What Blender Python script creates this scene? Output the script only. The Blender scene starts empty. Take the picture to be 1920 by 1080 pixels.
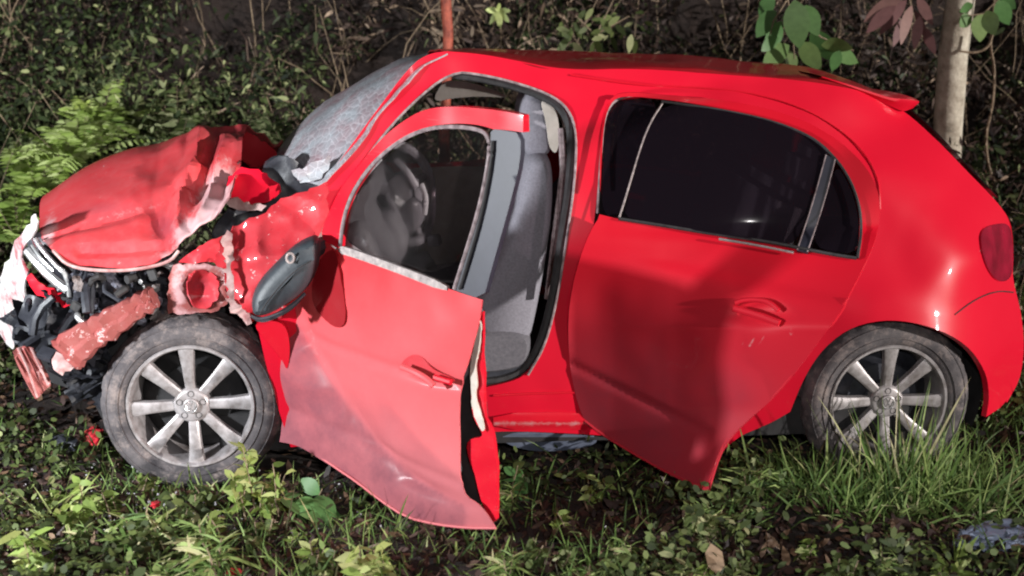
import bpy, bmesh, math, random
import numpy as np
from mathutils import Vector, Matrix, noise
from mathutils.geometry import delaunay_2d_cdt
random.seed(7); RNG = np.random.default_rng(7)
S = bpy.context.scene
COL = S.collection
R = math.radians
# ------------------------------------------------------------------ camera
FPX, PHI, CAM = 2275.0, R(15.0), Vector((0.0, -4.0, 1.8))
cam = bpy.data.cameras.new('camera'); cam_o = bpy.data.objects.new('camera', cam); COL.objects.link(cam_o)
cam.sensor_width = 36; cam.lens = FPX / 1920 * 36; cam.clip_start = .05; cam.clip_end = 300
cam_o.location = CAM; cam_o.rotation_euler = (R(90) - PHI, 0, 0); S.camera = cam_o
cam.dof.use_dof = True; cam.dof.focus_distance = 4.25; cam.dof.aperture_fstop = 2.2
# ------------------------------------------------------------------ world, sun, lamp
SUN_AZ, SUN_EL = R(200), R(24)          # the light comes from behind the camera
W = bpy.data.worlds.new('World'); S.world = W; W.use_nodes = True
nt = W.node_tree; bg = nt.nodes['Background']
sky = nt.nodes.new('ShaderNodeTexSky'); sky.sky_type = 'NISHITA'; sky.sun_disc = False
bg.inputs['Strength'].default_value = 0.010
nt.links.new(sky.outputs[0], bg.inputs[0])
sd = Vector((1.7, -1.0, 0.34)).normalized()      # direction towards the light
sky.sun_elevation = math.asin(sd.z); sky.sun_rotation = math.atan2(sd.x, sd.y)
sun = bpy.data.lights.new('sun', 'SUN'); sun.energy = 4.3; sun.angle = R(0.9); sun.color = (1, .95, .9)
so = bpy.data.objects.new('sun', sun); COL.objects.link(so); so.rotation_euler = sd.to_track_quat('Z', 'Y').to_euler()
# the work light whose beam glares at the left edge of the photograph
wl = bpy.data.lights.new('work_light', 'SPOT'); wl.energy = 640; wl.shadow_soft_size = .09; wl.spot_size = R(150); wl.spot_blend = .4
wl.color = (.93, .97, 1)
wo = bpy.data.objects.new('work_light', wl); COL.objects.link(wo); wo.location = (-2.95, -1.75, 1.2)
wo.rotation_euler = (Vector(wo.location) - Vector((-.9, .2, .6))).to_track_quat('Z', 'Y').to_euler()
# the camera's own light, whose glints show in the rear window and on the rear arch
fl = bpy.data.lights.new('camera_flash', 'POINT'); fl.energy = 205; fl.shadow_soft_size = .03; fl.color = (1, .97, .95)
fo = bpy.data.objects.new('camera_flash', fl); COL.objects.link(fo); fo.location = (.25, -4.0, 2.05)
S.view_settings.view_transform = 'Standard'; S.view_settings.look = 'None'
S.view_settings.gamma = 1; S.view_settings.use_curve_mapping = False; S.view_settings.exposure = 0.08
S.cycles.max_bounces = 8; S.cycles.transparent_max_bounces = 12; S.cycles.filter_width = 2.1
S.cycles.caustics_reflective = False; S.cycles.caustics_refractive = False
# ------------------------------------------------------------------ geometry helpers
YAW = R(4.5)
RZ = np.array([[math.cos(YAW), -math.sin(YAW), 0], [math.sin(YAW), math.cos(YAW), 0], [0, 0, 1]])
FW = np.array([0, math.cos(PHI), -math.sin(PHI)]); UP = np.array([0, math.sin(PHI), math.cos(PHI)]); RT = np.array([1., 0, 0])
def rays(px, py):
    px = np.asarray(px, float); py = np.asarray(py, float)
    return FW + ((px - 960) / FPX)[..., None] * RT + ((540 - py) / FPX)[..., None] * UP
O_L = RZ.T @ np.array(CAM)
def L(px, py, y):
    """point of the car (car coordinates) seen at a place of the photograph and standing y metres in from its left flank"""
    d = rays(px, py) @ RZ
    t = (np.asarray(y, float) - O_L[1]) / d[..., 1]
    return O_L + t[..., None] * d
def Wd(px, py, Y):
    d = rays(px, py); t = (np.asarray(Y, float) - CAM.y) / d[..., 1]
    return np.array(CAM) + t[..., None] * d
def Lplane(px, py, p0, n):
    d = rays(px, py) @ RZ
    t = ((p0 - O_L) @ n) / (d @ n)
    return O_L + t[..., None] * d
def tps(pts):
    P = np.array(pts, float); X = P[:, :2] / 500.; v = P[:, 2]
    def U(r2): return r2 * np.log(r2 + 1e-9)
    n = len(P); K = U(((X[:, None] - X[None]) ** 2).sum(-1)) + np.eye(n) * 1e-3
    A = np.zeros((n + 3, n + 3)); A[:n, :n] = K; A[:n, n] = 1; A[:n, n + 1:] = X; A[n, :n] = 1; A[n + 1:, :n] = X.T
    c = np.linalg.solve(A, np.concatenate([v, np.zeros(3)]))
    def f(px, py):
        q = np.stack([np.asarray(px, float), np.asarray(py, float)], -1) / 500.
        r2 = ((q[..., None, :] - X) ** 2).sum(-1)
        return U(r2) @ c[:n] + c[n] + q @ c[n + 1:]
    return f
def chaikin(p, it=2, closed=True):
    p = [tuple(map(float, a)) for a in p]
    for _ in range(it):
        o = []
        n = len(p)
        rng = range(n) if closed else range(n - 1)
        if not closed: o.append(p[0])
        for i in rng:
            a, b = p[i], p[(i + 1) % n]
            if a == b: o.append(a); o.append(a); continue
            o.append(tuple(.75 * x + .25 * y for x, y in zip(a, b))); o.append(tuple(.25 * x + .75 * y for x, y in zip(a, b)))
        if not closed: o.append(p[-1])
        p = o
    q = []
    for a in p:
        if not q or max(abs(x - y) for x, y in zip(a, q[-1])) > 1e-6: q.append(a)
    if closed and max(abs(x - y) for x, y in zip(q[0], q[-1])) < 1e-6: q.pop()
    return q
def dense(p, step):
    o = []
    for i in range(len(p)):
        a = np.array(p[i]); b = np.array(p[(i + 1) % len(p)]); n = max(1, int(np.linalg.norm(b - a) / step))
        for k in range(n): o.append(tuple(a + (b - a) * k / n))
    return o
def inside(poly, q):
    P = np.array(poly); x, y = q[:, 0], q[:, 1]; r = np.zeros(len(q), bool); j = len(P) - 1
    for i in range(len(P)):
        xi, yi, xj, yj = *P[i], *P[j]
        c = ((yi > y) != (yj > y)) & (x < (xj - xi) * (y - yi) / (yj - yi + 1e-12) + xi)
        r ^= c; j = i
    return r
def edge_dist(poly, q):
    P = np.array(poly); Q = np.roll(P, -1, 0); d = np.full(len(q), 1e9)
    for a, b in zip(P, Q):
        ab = b - a; t = np.clip(((q - a) @ ab) / (ab @ ab + 1e-9), 0, 1); d = np.minimum(d, np.linalg.norm(q - a - t[:, None] * ab, axis=1))
    return d
def shell(name, p3, F, t, sharp):
    """sheet of real thickness, its front and back smooth and its rim sharp"""
    p3 = np.asarray(p3, float)
    me = bpy.data.meshes.new(name)
    if not t:
        me.from_pydata(p3.tolist(), [], [tuple(f) for f in F]); me.update(); finish(me, True, sharp); return me
    n = len(p3); N = np.zeros((n, 3)); cnt = {}
    for f in F:
        a, b, c = p3[f[0]], p3[f[1]], p3[f[2]]; nn = np.cross(b - a, c - a)
        for i in f: N[i] += nn
        for i in range(len(f)):
            e = (f[i], f[(i + 1) % len(f)]); k = (min(e), max(e)); cnt[k] = None if k in cnt else e
    N /= np.linalg.norm(N, axis=1)[:, None] + 1e-12
    V = np.concatenate([p3, p3 - N * t]); B = [e for e in cnt.values() if e is not None]
    faces = [tuple(f) for f in F] + [tuple(i + n for i in f)[::-1] for f in F] + [(e[1], e[0], e[0] + n, e[1] + n) for e in B]
    me.from_pydata(V.tolist(), [], faces); me.update(); finish(me, True, sharp)
    bs = set((min(e), max(e)) for e in B); bs |= set((a + n, b + n) for a, b in bs)
    at = me.attributes.get('sharp_edge') or me.attributes.new('sharp_edge', 'BOOLEAN', 'EDGE')
    ev = np.empty(len(me.edges) * 2, np.int32); me.edges.foreach_get('vertices', ev); ev = ev.reshape(-1, 2)
    for i, (a, b) in enumerate(ev):
        if (min(a, b), max(a, b)) in bs: at.data[i].value = True
    return me
def link(name, me, mat, parent=None):
    o = bpy.data.objects.new(name, me); COL.objects.link(o)
    if mat is not None and not me.materials: me.materials.append(mat)
    if parent is not None: o.parent = parent
    return o
def finish(me, smooth=True, sharp=35):
    if smooth:
        me.shade_smooth()
        try: me.set_sharp_from_angle(angle=R(sharp))
        except Exception: pass
def panel(name, outline, surf, mat, parent, holes=(), step=12, thick=.006, disp=None, smooth_it=2, sharp=40, ragged=0.):
    out = dense(chaikin(outline, smooth_it) if smooth_it else [tuple(map(float, p)) for p in outline], step)
    if ragged:
        rj = random.Random(int(out[0][0] * 7 + out[0][1])); out = [(a + rj.gauss(0, ragged), b + rj.gauss(0, ragged)) for a, b in out]
    hs = [dense(chaikin(h, smooth_it) if smooth_it else h, step) for h in holes]
    P = np.array(out); x0, y0 = P.min(0); x1, y1 = P.max(0)
    gx, gy = np.meshgrid(np.arange(x0, x1, step), np.arange(y0, y1, step * .87))
    gx[::2] += step / 2
    G = np.stack([gx.ravel(), gy.ravel()], -1)
    k = inside(out, G) & (edge_dist(out, G) > step * .45)
    for h in hs: k &= ~inside(h, G) & (edge_dist(h, G) > step * .45)
    G = G[k]
    V = [Vector(p) for p in out]; E = [(i, (i + 1) % len(out)) for i in range(len(out))]
    for h in hs:
        b = len(V); V += [Vector(p) for p in h]; E += [(b + i, b + (i + 1) % len(h)) for i in range(len(h))]
    V += [Vector(p) for p in G]
    r = delaunay_2d_cdt(V, E, [], 0, 1e-4)
    v2 = np.array([tuple(v) for v in r[0]]); F = np.array([f for f in r[2] if len(f) == 3])
    c = v2[F].mean(1); k = inside(out, c)
    for h in hs: k &= ~inside(h, c)
    F = F[k]
    p3 = surf(v2[:, 0], v2[:, 1])
    # faces look at the camera
    a, b, cc = p3[F[:, 0]], p3[F[:, 1]], p3[F[:, 2]]
    nn = np.cross(b - a, cc - a); view = p3[F[:, 0]] - O_L
    if ((nn * view).sum(1) > 0).mean() > .5: F = F[:, ::-1]
    if disp is not None:
        p3 = disp(p3, v2)
    used = np.unique(F); mp = -np.ones(len(p3), int); mp[used] = np.arange(len(used))
    return link(name, shell(name, p3[used], mp[F].tolist(), thick, sharp), mat, parent)
def mirror_far(o, name, width, parent, mat=None):
    me = o.data.copy(); n = len(me.vertices); co = np.empty(n * 3); me.vertices.foreach_get('co', co); co = co.reshape(-1, 3)
    co[:, 1] = width - co[:, 1]; co[:, 2] -= .085 * np.clip((co[:, 2] - .9) / .5, 0, 1); me.vertices.foreach_set('co', co.ravel()); me.flip_normals(); me.update()
    if mat: me.materials.clear(); me.materials.append(mat)
    q = bpy.data.objects.new(name, me); COL.objects.link(q); q.parent = parent
    return q
def grid_surface(name, ctrl, mat, parent, nu=8, nv=8, disp=None, thick=.004, sharp=40, flip=None):
    C = np.array(ctrl, float)
    def cr(A, n):        # catmull rom along axis 0
        P = np.concatenate([2 * A[:1] - A[1:2], A, 2 * A[-1:] - A[-2:-1]]); out = []
        for i in range(len(A) - 1):
            p0, p1, p2, p3 = P[i:i + 4]
            for k in range(n):
                t = k / n
                out.append(.5 * (2 * p1 + (p2 - p0) * t + (2 * p0 - 5 * p1 + 4 * p2 - p3) * t * t + (3 * p1 - p0 - 3 * p2 + p3) * t ** 3))
        out.append(A[-1]); return np.array(out)
    D = cr(C, nv); D = cr(D.transpose(1, 0, 2), nu).transpose(1, 0, 2)
    a, b = D.shape[:2]
    V = D.reshape(-1, 3)
    if disp is not None: V = disp(V, (a, b))
    F = []
    for i in range(a - 1):
        for j in range(b - 1):
            q = (i * b + j, i * b + j + 1, (i + 1) * b + j + 1, (i + 1) * b + j)
            F.append(q[::-1] if flip else q)
    if flip is None:      # outwards = away from the middle of the car
        a_, b_, c_ = V[F[0][0]], V[F[0][1]], V[F[0][2]]
        nn = sum(np.dot(np.cross(V[f[1]] - V[f[0]], V[f[2]] - V[f[0]]), V[f[0]] - np.array([0, .82, .7])) for f in F)
        if nn < 0: F = [f[::-1] for f in F]
    return link(name, shell(name, V, F, thick, sharp), mat, parent)
def tube_bm(bm, pts, r, seg=8, cap=True):
    pts = [Vector(p) for p in pts]; n = len(pts); rings = []
    rr = r if hasattr(r, '__len__') else [r] * n
    up = Vector((0, 0, 1))
    for i, p in enumerate(pts):
        t = (pts[min(i + 1, n - 1)] - pts[max(i - 1, 0)]).normalized()
        a = t.cross(up)
        if a.length < .1: a = t.cross(Vector((0, 1, 0)))
        a.normalize(); b = t.cross(a)
        rings.append([bm.verts.new(p + (a * math.cos(2 * math.pi * k / seg) + b * math.sin(2 * math.pi * k / seg)) * rr[i]) for k in range(seg)])
    for A, B in zip(rings, rings[1:]):
        for k in range(seg): bm.faces.new((A[k], A[(k + 1) % seg], B[(k + 1) % seg], B[k]))
    if cap: bm.faces.new(rings[0][::-1]); bm.faces.new(rings[-1])
def box_bm(bm, c, s, rot=None, bev=0):
    t = bmesh.new(); bmesh.ops.create_cube(t, size=1)
    bmesh.ops.scale(t, vec=Vector(s), verts=t.verts)
    if bev: bmesh.ops.bevel(t, geom=t.edges[:], offset=bev, segments=2, affect='EDGES')
    M = Matrix.Translation(Vector(c)) @ (rot.to_4x4() if rot else Matrix())
    bmesh.ops.transform(t, matrix=M, verts=t.verts)
    me = bpy.data.meshes.new('t'); t.to_mesh(me); bm.from_mesh(me); bpy.data.meshes.remove(me); t.free()
def obj_bm(name, bm, mat, parent=None, smooth=True, sharp=35):
    bmesh.ops.recalc_face_normals(bm, faces=bm.faces[:])
    me = bpy.data.meshes.new(name); bm.to_mesh(me); bm.free(); finish(me, smooth, sharp)
    return link(name, me, mat, parent)
def tube(name, pts, r, mat, parent, seg=8):
    bm = bmesh.new(); tube_bm(bm, pts, r, seg); return obj_bm(name, bm, mat, parent)
def box(name, c, s, mat, parent, rot=None, bev=.004, kind=None):
    bm = bmesh.new(); box_bm(bm, c, s, rot, bev); return obj_bm(name, bm, mat, parent)
def lathe_bm(bm, prof, seg=64, fn=None):
    """profile of (radius, y) turned about the y axis"""
    rings = []
    for i, (r, y) in enumerate(prof):
        ring = []
        for k in range(seg):
            a = 2 * math.pi * k / seg; q = r if fn is None else fn(i, k, r)
            ring.append(bm.verts.new((q * math.cos(a), y, q * math.sin(a))))
        rings.append(ring)
    for A, B in zip(rings, rings[1:]):
        for k in range(seg): bm.faces.new((A[k], A[(k + 1) % seg], B[(k + 1) % seg], B[k]))
    return rings
def pillow(name, outline, ya, yb, mat, parent, inset=14, step=14, disp=None):
    """solid between two planes of the car, its edges rounded"""
    o = dense(chaikin(outline, 2), step); P = np.array(o); c = P.mean(0)
    # vertex normals of the outline
    T = np.roll(P, -1, 0) - np.roll(P, 1, 0); N = np.stack([T[:, 1], -T[:, 0]], -1); N /= np.linalg.norm(N, axis=1)[:, None] + 1e-9
    if ((P - c) * N).sum(1).mean() < 0: N = -N
    ym = (ya + yb) / 2; base = L(P[:, 0], P[:, 1], ya + 0 * P[:, 0]); s = 1
    cc = base.mean(0); NL = L(P[:, 0] + N[:, 0] * 10, P[:, 1] + N[:, 1] * 10, ya + 0 * P[:, 0]) - base; NL /= np.linalg.norm(NL, axis=1)[:, None]
    w = inset / 550.
    rows = []
    for ty, ins in ((0, 1), (.03, .55), (.08, .2), (.18, 0), (.5, -.15), (.82, 0), (.92, .2), (.97, .55), (1, 1)):
        q = base - NL * (w * ins); q[:, 1] = ya + (yb - ya) * ty; rows.append(q)
    V = np.concatenate(rows); n = len(P)
    if disp is not None: V = disp(V, None)
    F = [(i * n + k, i * n + (k + 1) % n, (i + 1) * n + (k + 1) % n, (i + 1) * n + k) for i in range(len(rows) - 1) for k in range(n)]
    F += [tuple(range(n))[::-1], tuple(range((len(rows) - 1) * n, len(rows) * n))]
    bm = bmesh.new(); vs = [bm.verts.new(v) for v in V]
    for f in F: bm.faces.new([vs[i] for i in f])
    return obj_bm(name, bm, mat, parent, True, 50)
def nz(p, s, seed=0, oct=1):
    out = np.empty(len(p)); off = Vector((seed * 7.3, seed * 3.1, seed * 11.7))
    for i, v in enumerate(p):
        q = Vector(v) * s + off
        out[i] = noise.noise(q) if oct == 1 else noise.fractal(q, 1.0, 2.0, oct)
    return out
def nz3(p, s, seed=0):
    return np.stack([nz(p, s, seed + k) for k in range(3)], -1)
def cells(p, s, seed=0):
    out = np.empty(len(p)); off = Vector((seed * 3.7, seed * 5.9, seed * 2.3))
    for i, v in enumerate(p):
        out[i] = noise.voronoi(Vector(v) * s + off)[0][0]
    return out
def proj(V):
    W_ = V @ RZ.T - np.array(CAM); w = W_ @ FW; return 960 + FPX * (W_ @ RT) / w, 540 - FPX * (W_ @ UP) / w
def mark(o, name, fn):
    me = o.data; n = len(me.vertices); co = np.empty(n * 3); me.vertices.foreach_get('co', co); px, py = proj(co.reshape(-1, 3))
    at = me.attributes.new(name, 'FLOAT', 'POINT'); at.data.foreach_set('value', np.clip(fn(px, py), 0, 1).astype(np.float32)); return o
def blob(px, py, cx, cy, rx, ry, rot=0): 
    c, s = math.cos(rot), math.sin(rot); dx, dy = px - cx, py - cy; a = (dx * c + dy * s) / rx; b = (-dx * s + dy * c) / ry
    return np.exp(-(a * a + b * b))
def ridges(p, s, seed=0):
    return 1 - 2 * np.abs(nz(p, s, seed))
def thing(name, label, cat, loc=(0, 0, 0), group=None):
    o = bpy.data.objects.new(name, None); COL.objects.link(o); o.location = loc; o['label'] = label; o['category'] = cat
    o.empty_display_size = .1
    if group: o['group'] = group
    return o
def tag(o, label, cat, group=None, kind=None):
    o['label'] = label; o['category'] = cat
    if group: o['group'] = group
    if kind: o['kind'] = kind
    return o
# ------------------------------------------------------------------ materials
class NT:
    def __init__(s, name):
        s.m = bpy.data.materials.new(name); s.m.use_nodes = True; s.t = s.m.node_tree; s.n = s.t.nodes; s.p = s.n['Principled BSDF']; s.out = s.n['Material Output']
    def new(s, kind, **kw):
        n = s.n.new(kind)
        for k, v in kw.items():
            if k.startswith('i_'):
                key = k[2:]; key = int(key) if key.isdigit() else key.replace('_', ' ')
                n.inputs[key].default_value = v
            else: setattr(n, k, v)
        return n
    def l(s, a, b): s.t.links.new(a, b)
    def noise(s, scale, detail=4, rough=.6, vec=None):
        n = s.new('ShaderNodeTexNoise'); n.inputs['Scale'].default_value = scale; n.inputs['Detail'].default_value = detail; n.inputs['Roughness'].default_value = rough
        if vec is None: vec = s.coord()
        s.l(vec, n.inputs['Vector']); return n.outputs['Fac']
    def coord(s):
        if not hasattr(s, 'tc'): s.tc = s.n.new('ShaderNodeTexCoord')
        return s.tc.outputs['Object']
    def ramp(s, fac, stops):
        n = s.n.new('ShaderNodeValToRGB'); e = n.color_ramp.elements
        while len(e) < len(stops): e.new(.5)
        for k, (p, c) in zip(e, stops): k.position = p; k.color = (*c, 1) if len(c) == 3 else c
        s.l(fac, n.inputs[0]); return n.outputs[0]
    def mix(s, fac, a, b):
        n = s.n.new('ShaderNodeMix'); n.data_type = 'RGBA'
        for v, i in ((fac, 0), (a, 6), (b, 7)):
            if hasattr(v, 'is_output'): s.l(v, n.inputs[i])
            elif i == 0: n.inputs[0].default_value = v
            else: n.inputs[i].default_value = (*v, 1)
        return n.outputs[2]
    def math(s, op, a, b=0, clamp=False):
        n = s.n.new('ShaderNodeMath'); n.operation = op; n.use_clamp = clamp
        for v, i in ((a, 0), (b, 1)):
            if hasattr(v, 'is_output'): s.l(v, n.inputs[i])
            else: n.inputs[i].default_value = v
        return n.outputs[0]
    def bump(s, h, strength=.3, dist=.01):
        n = s.n.new('ShaderNodeBump'); n.inputs['Strength'].default_value = strength; n.inputs['Distance'].default_value = dist; s.l(h, n.inputs['Height']); s.l(n.outputs[0], s.p.inputs['Normal'])
    def set(s, **kw):
        for k, v in kw.items():
            k = k.replace('_', ' '); i = s.p.inputs[k]
            if hasattr(v, 'is_output'): s.l(v, i)
            else: i.default_value = (*v, 1) if isinstance(v, tuple) and len(v) == 3 and i.type == 'RGBA' else v
        return s.m
def step01(t, f, a, b):
    n = t.n.new('ShaderNodeMapRange'); n.inputs[1].default_value = a; n.inputs[2].default_value = b; t.l(f, n.inputs[0]); return n.outputs[0]
def paint(name, base=(.62, .006, .022), dust=.1, dust_or_haze_col=(.42, .2, .2), rough=.28, chips=0., low=0., scratch=0., dent=.0, coatr=.04, coat=.4):
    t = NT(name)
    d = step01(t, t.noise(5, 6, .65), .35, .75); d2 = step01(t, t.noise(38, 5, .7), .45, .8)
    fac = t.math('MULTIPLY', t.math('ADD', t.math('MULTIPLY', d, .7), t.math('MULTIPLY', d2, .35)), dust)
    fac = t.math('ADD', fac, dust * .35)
    if low:      # road dirt thrown up on the lower part
        sep = t.n.new('ShaderNodeSeparateXYZ'); t.l(t.coord(), sep.inputs[0])
        z = step01(t, sep.outputs[2], .95, .25); fac = t.math('ADD', fac, t.math('MULTIPLY', z, low))
    fac = t.math('MINIMUM', fac, .9)
    c = t.mix(fac, base, dust_or_haze_col)
    if chips:
        ch = step01(t, t.noise(22, 8, .75), .66 - chips * .22, .69 - chips * .2); c = t.mix(ch, c, (.62, .42, .42))
        c = t.mix(t.math('MULTIPLY', step01(t, t.noise(60, 4, .6), .62, .68), chips), c, (.05, .02, .02))
    if scratch:
        mp = t.n.new('ShaderNodeMapping'); mp.inputs['Scale'].default_value = (3, 3, 60); mp.inputs['Rotation'].default_value = (0, .12, 0); t.l(t.coord(), mp.inputs[0])
        s_ = step01(t, t.noise(4, 5, .6, mp.outputs[0]), .63, .68); c = t.mix(t.math('MULTIPLY', s_, scratch), c, (.75, .45, .45))
    wa = t.n.new('ShaderNodeAttribute'); wa.attribute_name = 'wear'
    ws = step01(t, t.math('ADD', t.math('MULTIPLY', t.noise(26, 8, .75), .7), t.math('MULTIPLY', wa.outputs['Fac'], .55)), .56, .72)
    c = t.mix(t.math('MULTIPLY', ws, t.math('MULTIPLY', wa.outputs['Fac'], 1.3, True), True), c, (.60, .36, .37))
    da = t.n.new('ShaderNodeAttribute'); da.attribute_name = 'dirt_and_shade'  # attribute darkens for dirt and for the shade painted on the doors
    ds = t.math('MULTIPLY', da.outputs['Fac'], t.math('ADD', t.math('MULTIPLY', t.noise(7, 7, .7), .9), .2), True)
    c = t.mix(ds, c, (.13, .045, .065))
    r = t.math('ADD', t.math('MULTIPLY', fac, .45), rough, True)
    m = t.set(Base_Color=c, Roughness=r, Coat_Weight=coat, Coat_Roughness=coatr, Specular_IOR_Level=.12)
    if dent: t.bump(t.noise(3, 2, .5), dent, .05)
    return m
def simple(name, a, b, scale=12, rough=.6, bump=.2, bd=.004, metallic=0., coat=0.):
    t = NT(name); n = t.noise(scale, 6, .65); c = t.ramp(n, [(.3, a), (.7, b)])
    m = t.set(Base_Color=c, Roughness=rough, Metallic=metallic, Coat_Weight=coat)
    if bump: t.bump(t.noise(scale * 3, 5, .6), bump, bd)
    return m
M = {}
M['paint'] = paint('red_paint', dust=.03, rough=.34, scratch=.10)
M['paint_rear'] = paint('red_paint_clean', base=(.62, .006, .026), dust=.010, rough=.36)
M['paint_shaded'] = paint('red_paint_shaded', base=(.30, .006, .012), dust=.15, dust_or_haze_col=(.14, .04, .04), rough=.55)  # body red darkened, shade of roof and undersides painted into the colour
M['paint_door'] = paint('red_paint_dusty_hazed', base=(.66, .012, .02), dust=.06, dust_or_haze_col=(.60, .30, .32), low=.50, rough=.42, coatr=.2, coat=.06)  # pale haze of the overexposed lacquer painted in along with road dust
M['paint_rdoor'] = paint('red_paint_rear_door', base=(.60, .006, .02), dust=.02, dust_or_haze_col=(.22, .07, .09), rough=.42, coat=.2, low=.25, dent=.0)
M['paint_hood'] = paint('red_paint_scraped', base=(.58, .02, .03), dust=.30, dust_or_haze_col=(.50, .22, .22), rough=.42, chips=.05)
M['paint_crush'] = paint('red_paint_crushed', base=(.52, .01, .02), dust=.2, dust_or_haze_col=(.45, .2, .22), rough=.38, chips=.22)
M['primer'] = paint('dusty_red_primer', base=(.27, .035, .035), dust=.45, dust_or_haze_col=(.34, .19, .17), rough=.6, chips=.35)
M['bare'] = simple('primer_and_scraped_metal', (.30, .10, .10), (.58, .42, .40), 18, .6, .4)
M['plastic'] = simple('black_plastic', (.012, .013, .018), (.05, .052, .065), 18, .45, .3)
M['rubber'] = simple('rubber_seal', (.012, .011, .012), (.04, .038, .04), 30, .7, .2)
M['mirror_shell'] = simple('mirror_plastic', (.018, .022, .028), (.05, .06, .07), 14, .5, .25)
M['dark'] = simple('dark_cavity', (.006, .006, .007), (.03, .028, .03), 10, .8, .3)
M['grey_trim'] = simple('grey_trim', (.16, .13, .13), (.5, .42, .40), 60, .5, .3)
M['seal_light'] = simple('dusty_seal', (.10, .07, .075), (.42, .33, .34), 45, .6, .3)
M['post'] = simple('door_post_film', (.012, .012, .022), (.03, .03, .048), 6, .5, .05)
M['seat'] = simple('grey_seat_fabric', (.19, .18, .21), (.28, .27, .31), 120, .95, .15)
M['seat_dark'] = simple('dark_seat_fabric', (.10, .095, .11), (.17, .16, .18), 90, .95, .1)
M['vinyl'] = simple('grey_vinyl', (.34, .33, .36), (.60, .58, .62), 8, .38, .12)
M['liner'] = simple('beige_headliner', (.5, .44, .38), (.66, .6, .54), 20, .9, .1)
M['pad'] = simple('glossy_grey_plastic', (.13, .12, .135), (.24, .225, .245), 10, .22, .1)
M['chrome_dull'] = simple('satin_trim', (.35, .34, .36), (.6, .58, .6), 10, .3, .1)
M['beige'] = simple('beige_trim', (.4, .35, .32), (.56, .5, .45), 12, .8, .1)
M['engine'] = simple('engine_metal', (.02, .02, .03), (.28, .28, .34), 26, .45, .5, .01, metallic=.5)
M['chrome'] = simple('headlamp_chrome', (.45, .45, .45), (.85, .85, .86), 25, .25, .3, .006, metallic=.7)
def glared_scrape():  # pale tones paint in the lamp's glare over scraped red skin
    t = NT('glared_scraped_bumper_skin'); n = t.noise(9, 8, .75); c = t.ramp(n, [(.36, (.32, .03, .04)), (.44, (.42, .24, .25)), (.52, (.52, .49, .48)), (.7, (.62, .60, .58))])
    m = t.set(Base_Color=c, Roughness=.6); t.bump(t.noise(30, 6, .7), .6, .01); return m
M['white_glare_scrape'] = glared_scrape()
M['blue_plastic'] = simple('blue_grey_underside', (.10, .12, .18), (.22, .25, .34), 14, .5, .2)
def alloy():
    t = NT('dirty_alloy'); n = t.noise(16, 6, .7); c = t.ramp(n, [(.33, (.18, .155, .15)), (.6, (.44, .41, .42))])
    return t.set(Base_Color=c, Roughness=.42, Metallic=.35)
M['alloy'] = alloy()
def tyre_mat(name, a, b, mud):
    t = NT(name); n = t.noise(9, 8, .7); c = t.ramp(n, [(.35, a), (.62, b)])
    g = step01(t, t.noise(11, 8, .8), .50, .64); c = t.mix(t.math('MULTIPLY', g, mud), c, (.21, .17, .16))
    m = t.set(Base_Color=c, Roughness=.85); t.bump(t.noise(60, 6, .7), .5, .004); return m
M['tyre'] = tyre_mat('dusty_tyre', (.030, .026, .030), (.10, .088, .092), 1.)
def tinted():
    t = NT('tinted_glass'); tr = t.new('ShaderNodeBsdfTransparent'); tr.inputs[0].default_value = (.72, .64, .68, 1)
    t.set(Base_Color=(.012, .008, .012), Roughness=.06, Specular_IOR_Level=.6)
    mx = t.new('ShaderNodeMixShader'); mx.inputs[0].default_value = .58; t.l(tr.outputs[0], mx.inputs[1]); t.l(t.p.outputs[0], mx.inputs[2]); t.l(mx.outputs[0], t.out.inputs[0]); return t.m
M['tinted'] = tinted()
def clear():
    t = NT('clear_glass'); tr = t.new('ShaderNodeBsdfTransparent'); tr.inputs[0].default_value = (.92, .89, .90, 1)
    gl = t.new('ShaderNodeBsdfGlossy'); gl.inputs['Roughness'].default_value = .06
    mx = t.new('ShaderNodeMixShader'); fr = t.new('ShaderNodeFresnel'); fr.inputs[0].default_value = 1.45
    t.l(t.math('MULTIPLY', fr.outputs[0], .9), mx.inputs[0]); t.l(tr.outputs[0], mx.inputs[1]); t.l(gl.outputs[0], mx.inputs[2]); t.l(mx.outputs[0], t.out.inputs[0]); return t.m
M['clear'] = clear()
def shattered():
    t = NT('shattered_windscreen')
    v = t.new('ShaderNodeTexVoronoi', feature='DISTANCE_TO_EDGE'); v.inputs['Scale'].default_value = 34; t.l(t.coord(), v.inputs['Vector'])
    cr = step01(t, v.outputs['Distance'], .07, .0)
    big = t.noise(4, 5, .6); fog = step01(t, big, .3, .7)
    c = t.ramp(t.noise(7, 4, .6), [(.25, (.38, .14, .17)), (.42, (.40, .32, .35)), (.6, (.44, .46, .50)), (.75, (.56, .62, .68))])
    c = t.mix(t.math('MULTIPLY', cr, .30), c, (.66, .66, .70))
    t.set(Base_Color=c, Roughness=.35); t.bump(t.math('ADD', v.outputs['Distance'], t.noise(30, 4, .6)), .5, .006)
    tr = t.new('ShaderNodeBsdfTransparent'); tr.inputs[0].default_value = (.5, .45, .47, 1)
    mx = t.new('ShaderNodeMixShader'); f = t.math('ADD', t.math('MULTIPLY', fog, .3), .6); f = t.math('ADD', f, t.math('MULTIPLY', cr, .2), True)
    t.l(f, mx.inputs[0]); t.l(tr.outputs[0], mx.inputs[1]); t.l(t.p.outputs[0], mx.inputs[2]); t.l(mx.outputs[0], t.out.inputs[0]); return t.m
M['windscreen'] = shattered()
def lens():
    t = NT('tail_lens'); return t.set(Base_Color=t.ramp(t.noise(12, 3, .5), [(.3, (.16, .0, .012)), (.7, (.35, .004, .03))]), Roughness=.15, Coat_Weight=1.)
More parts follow.
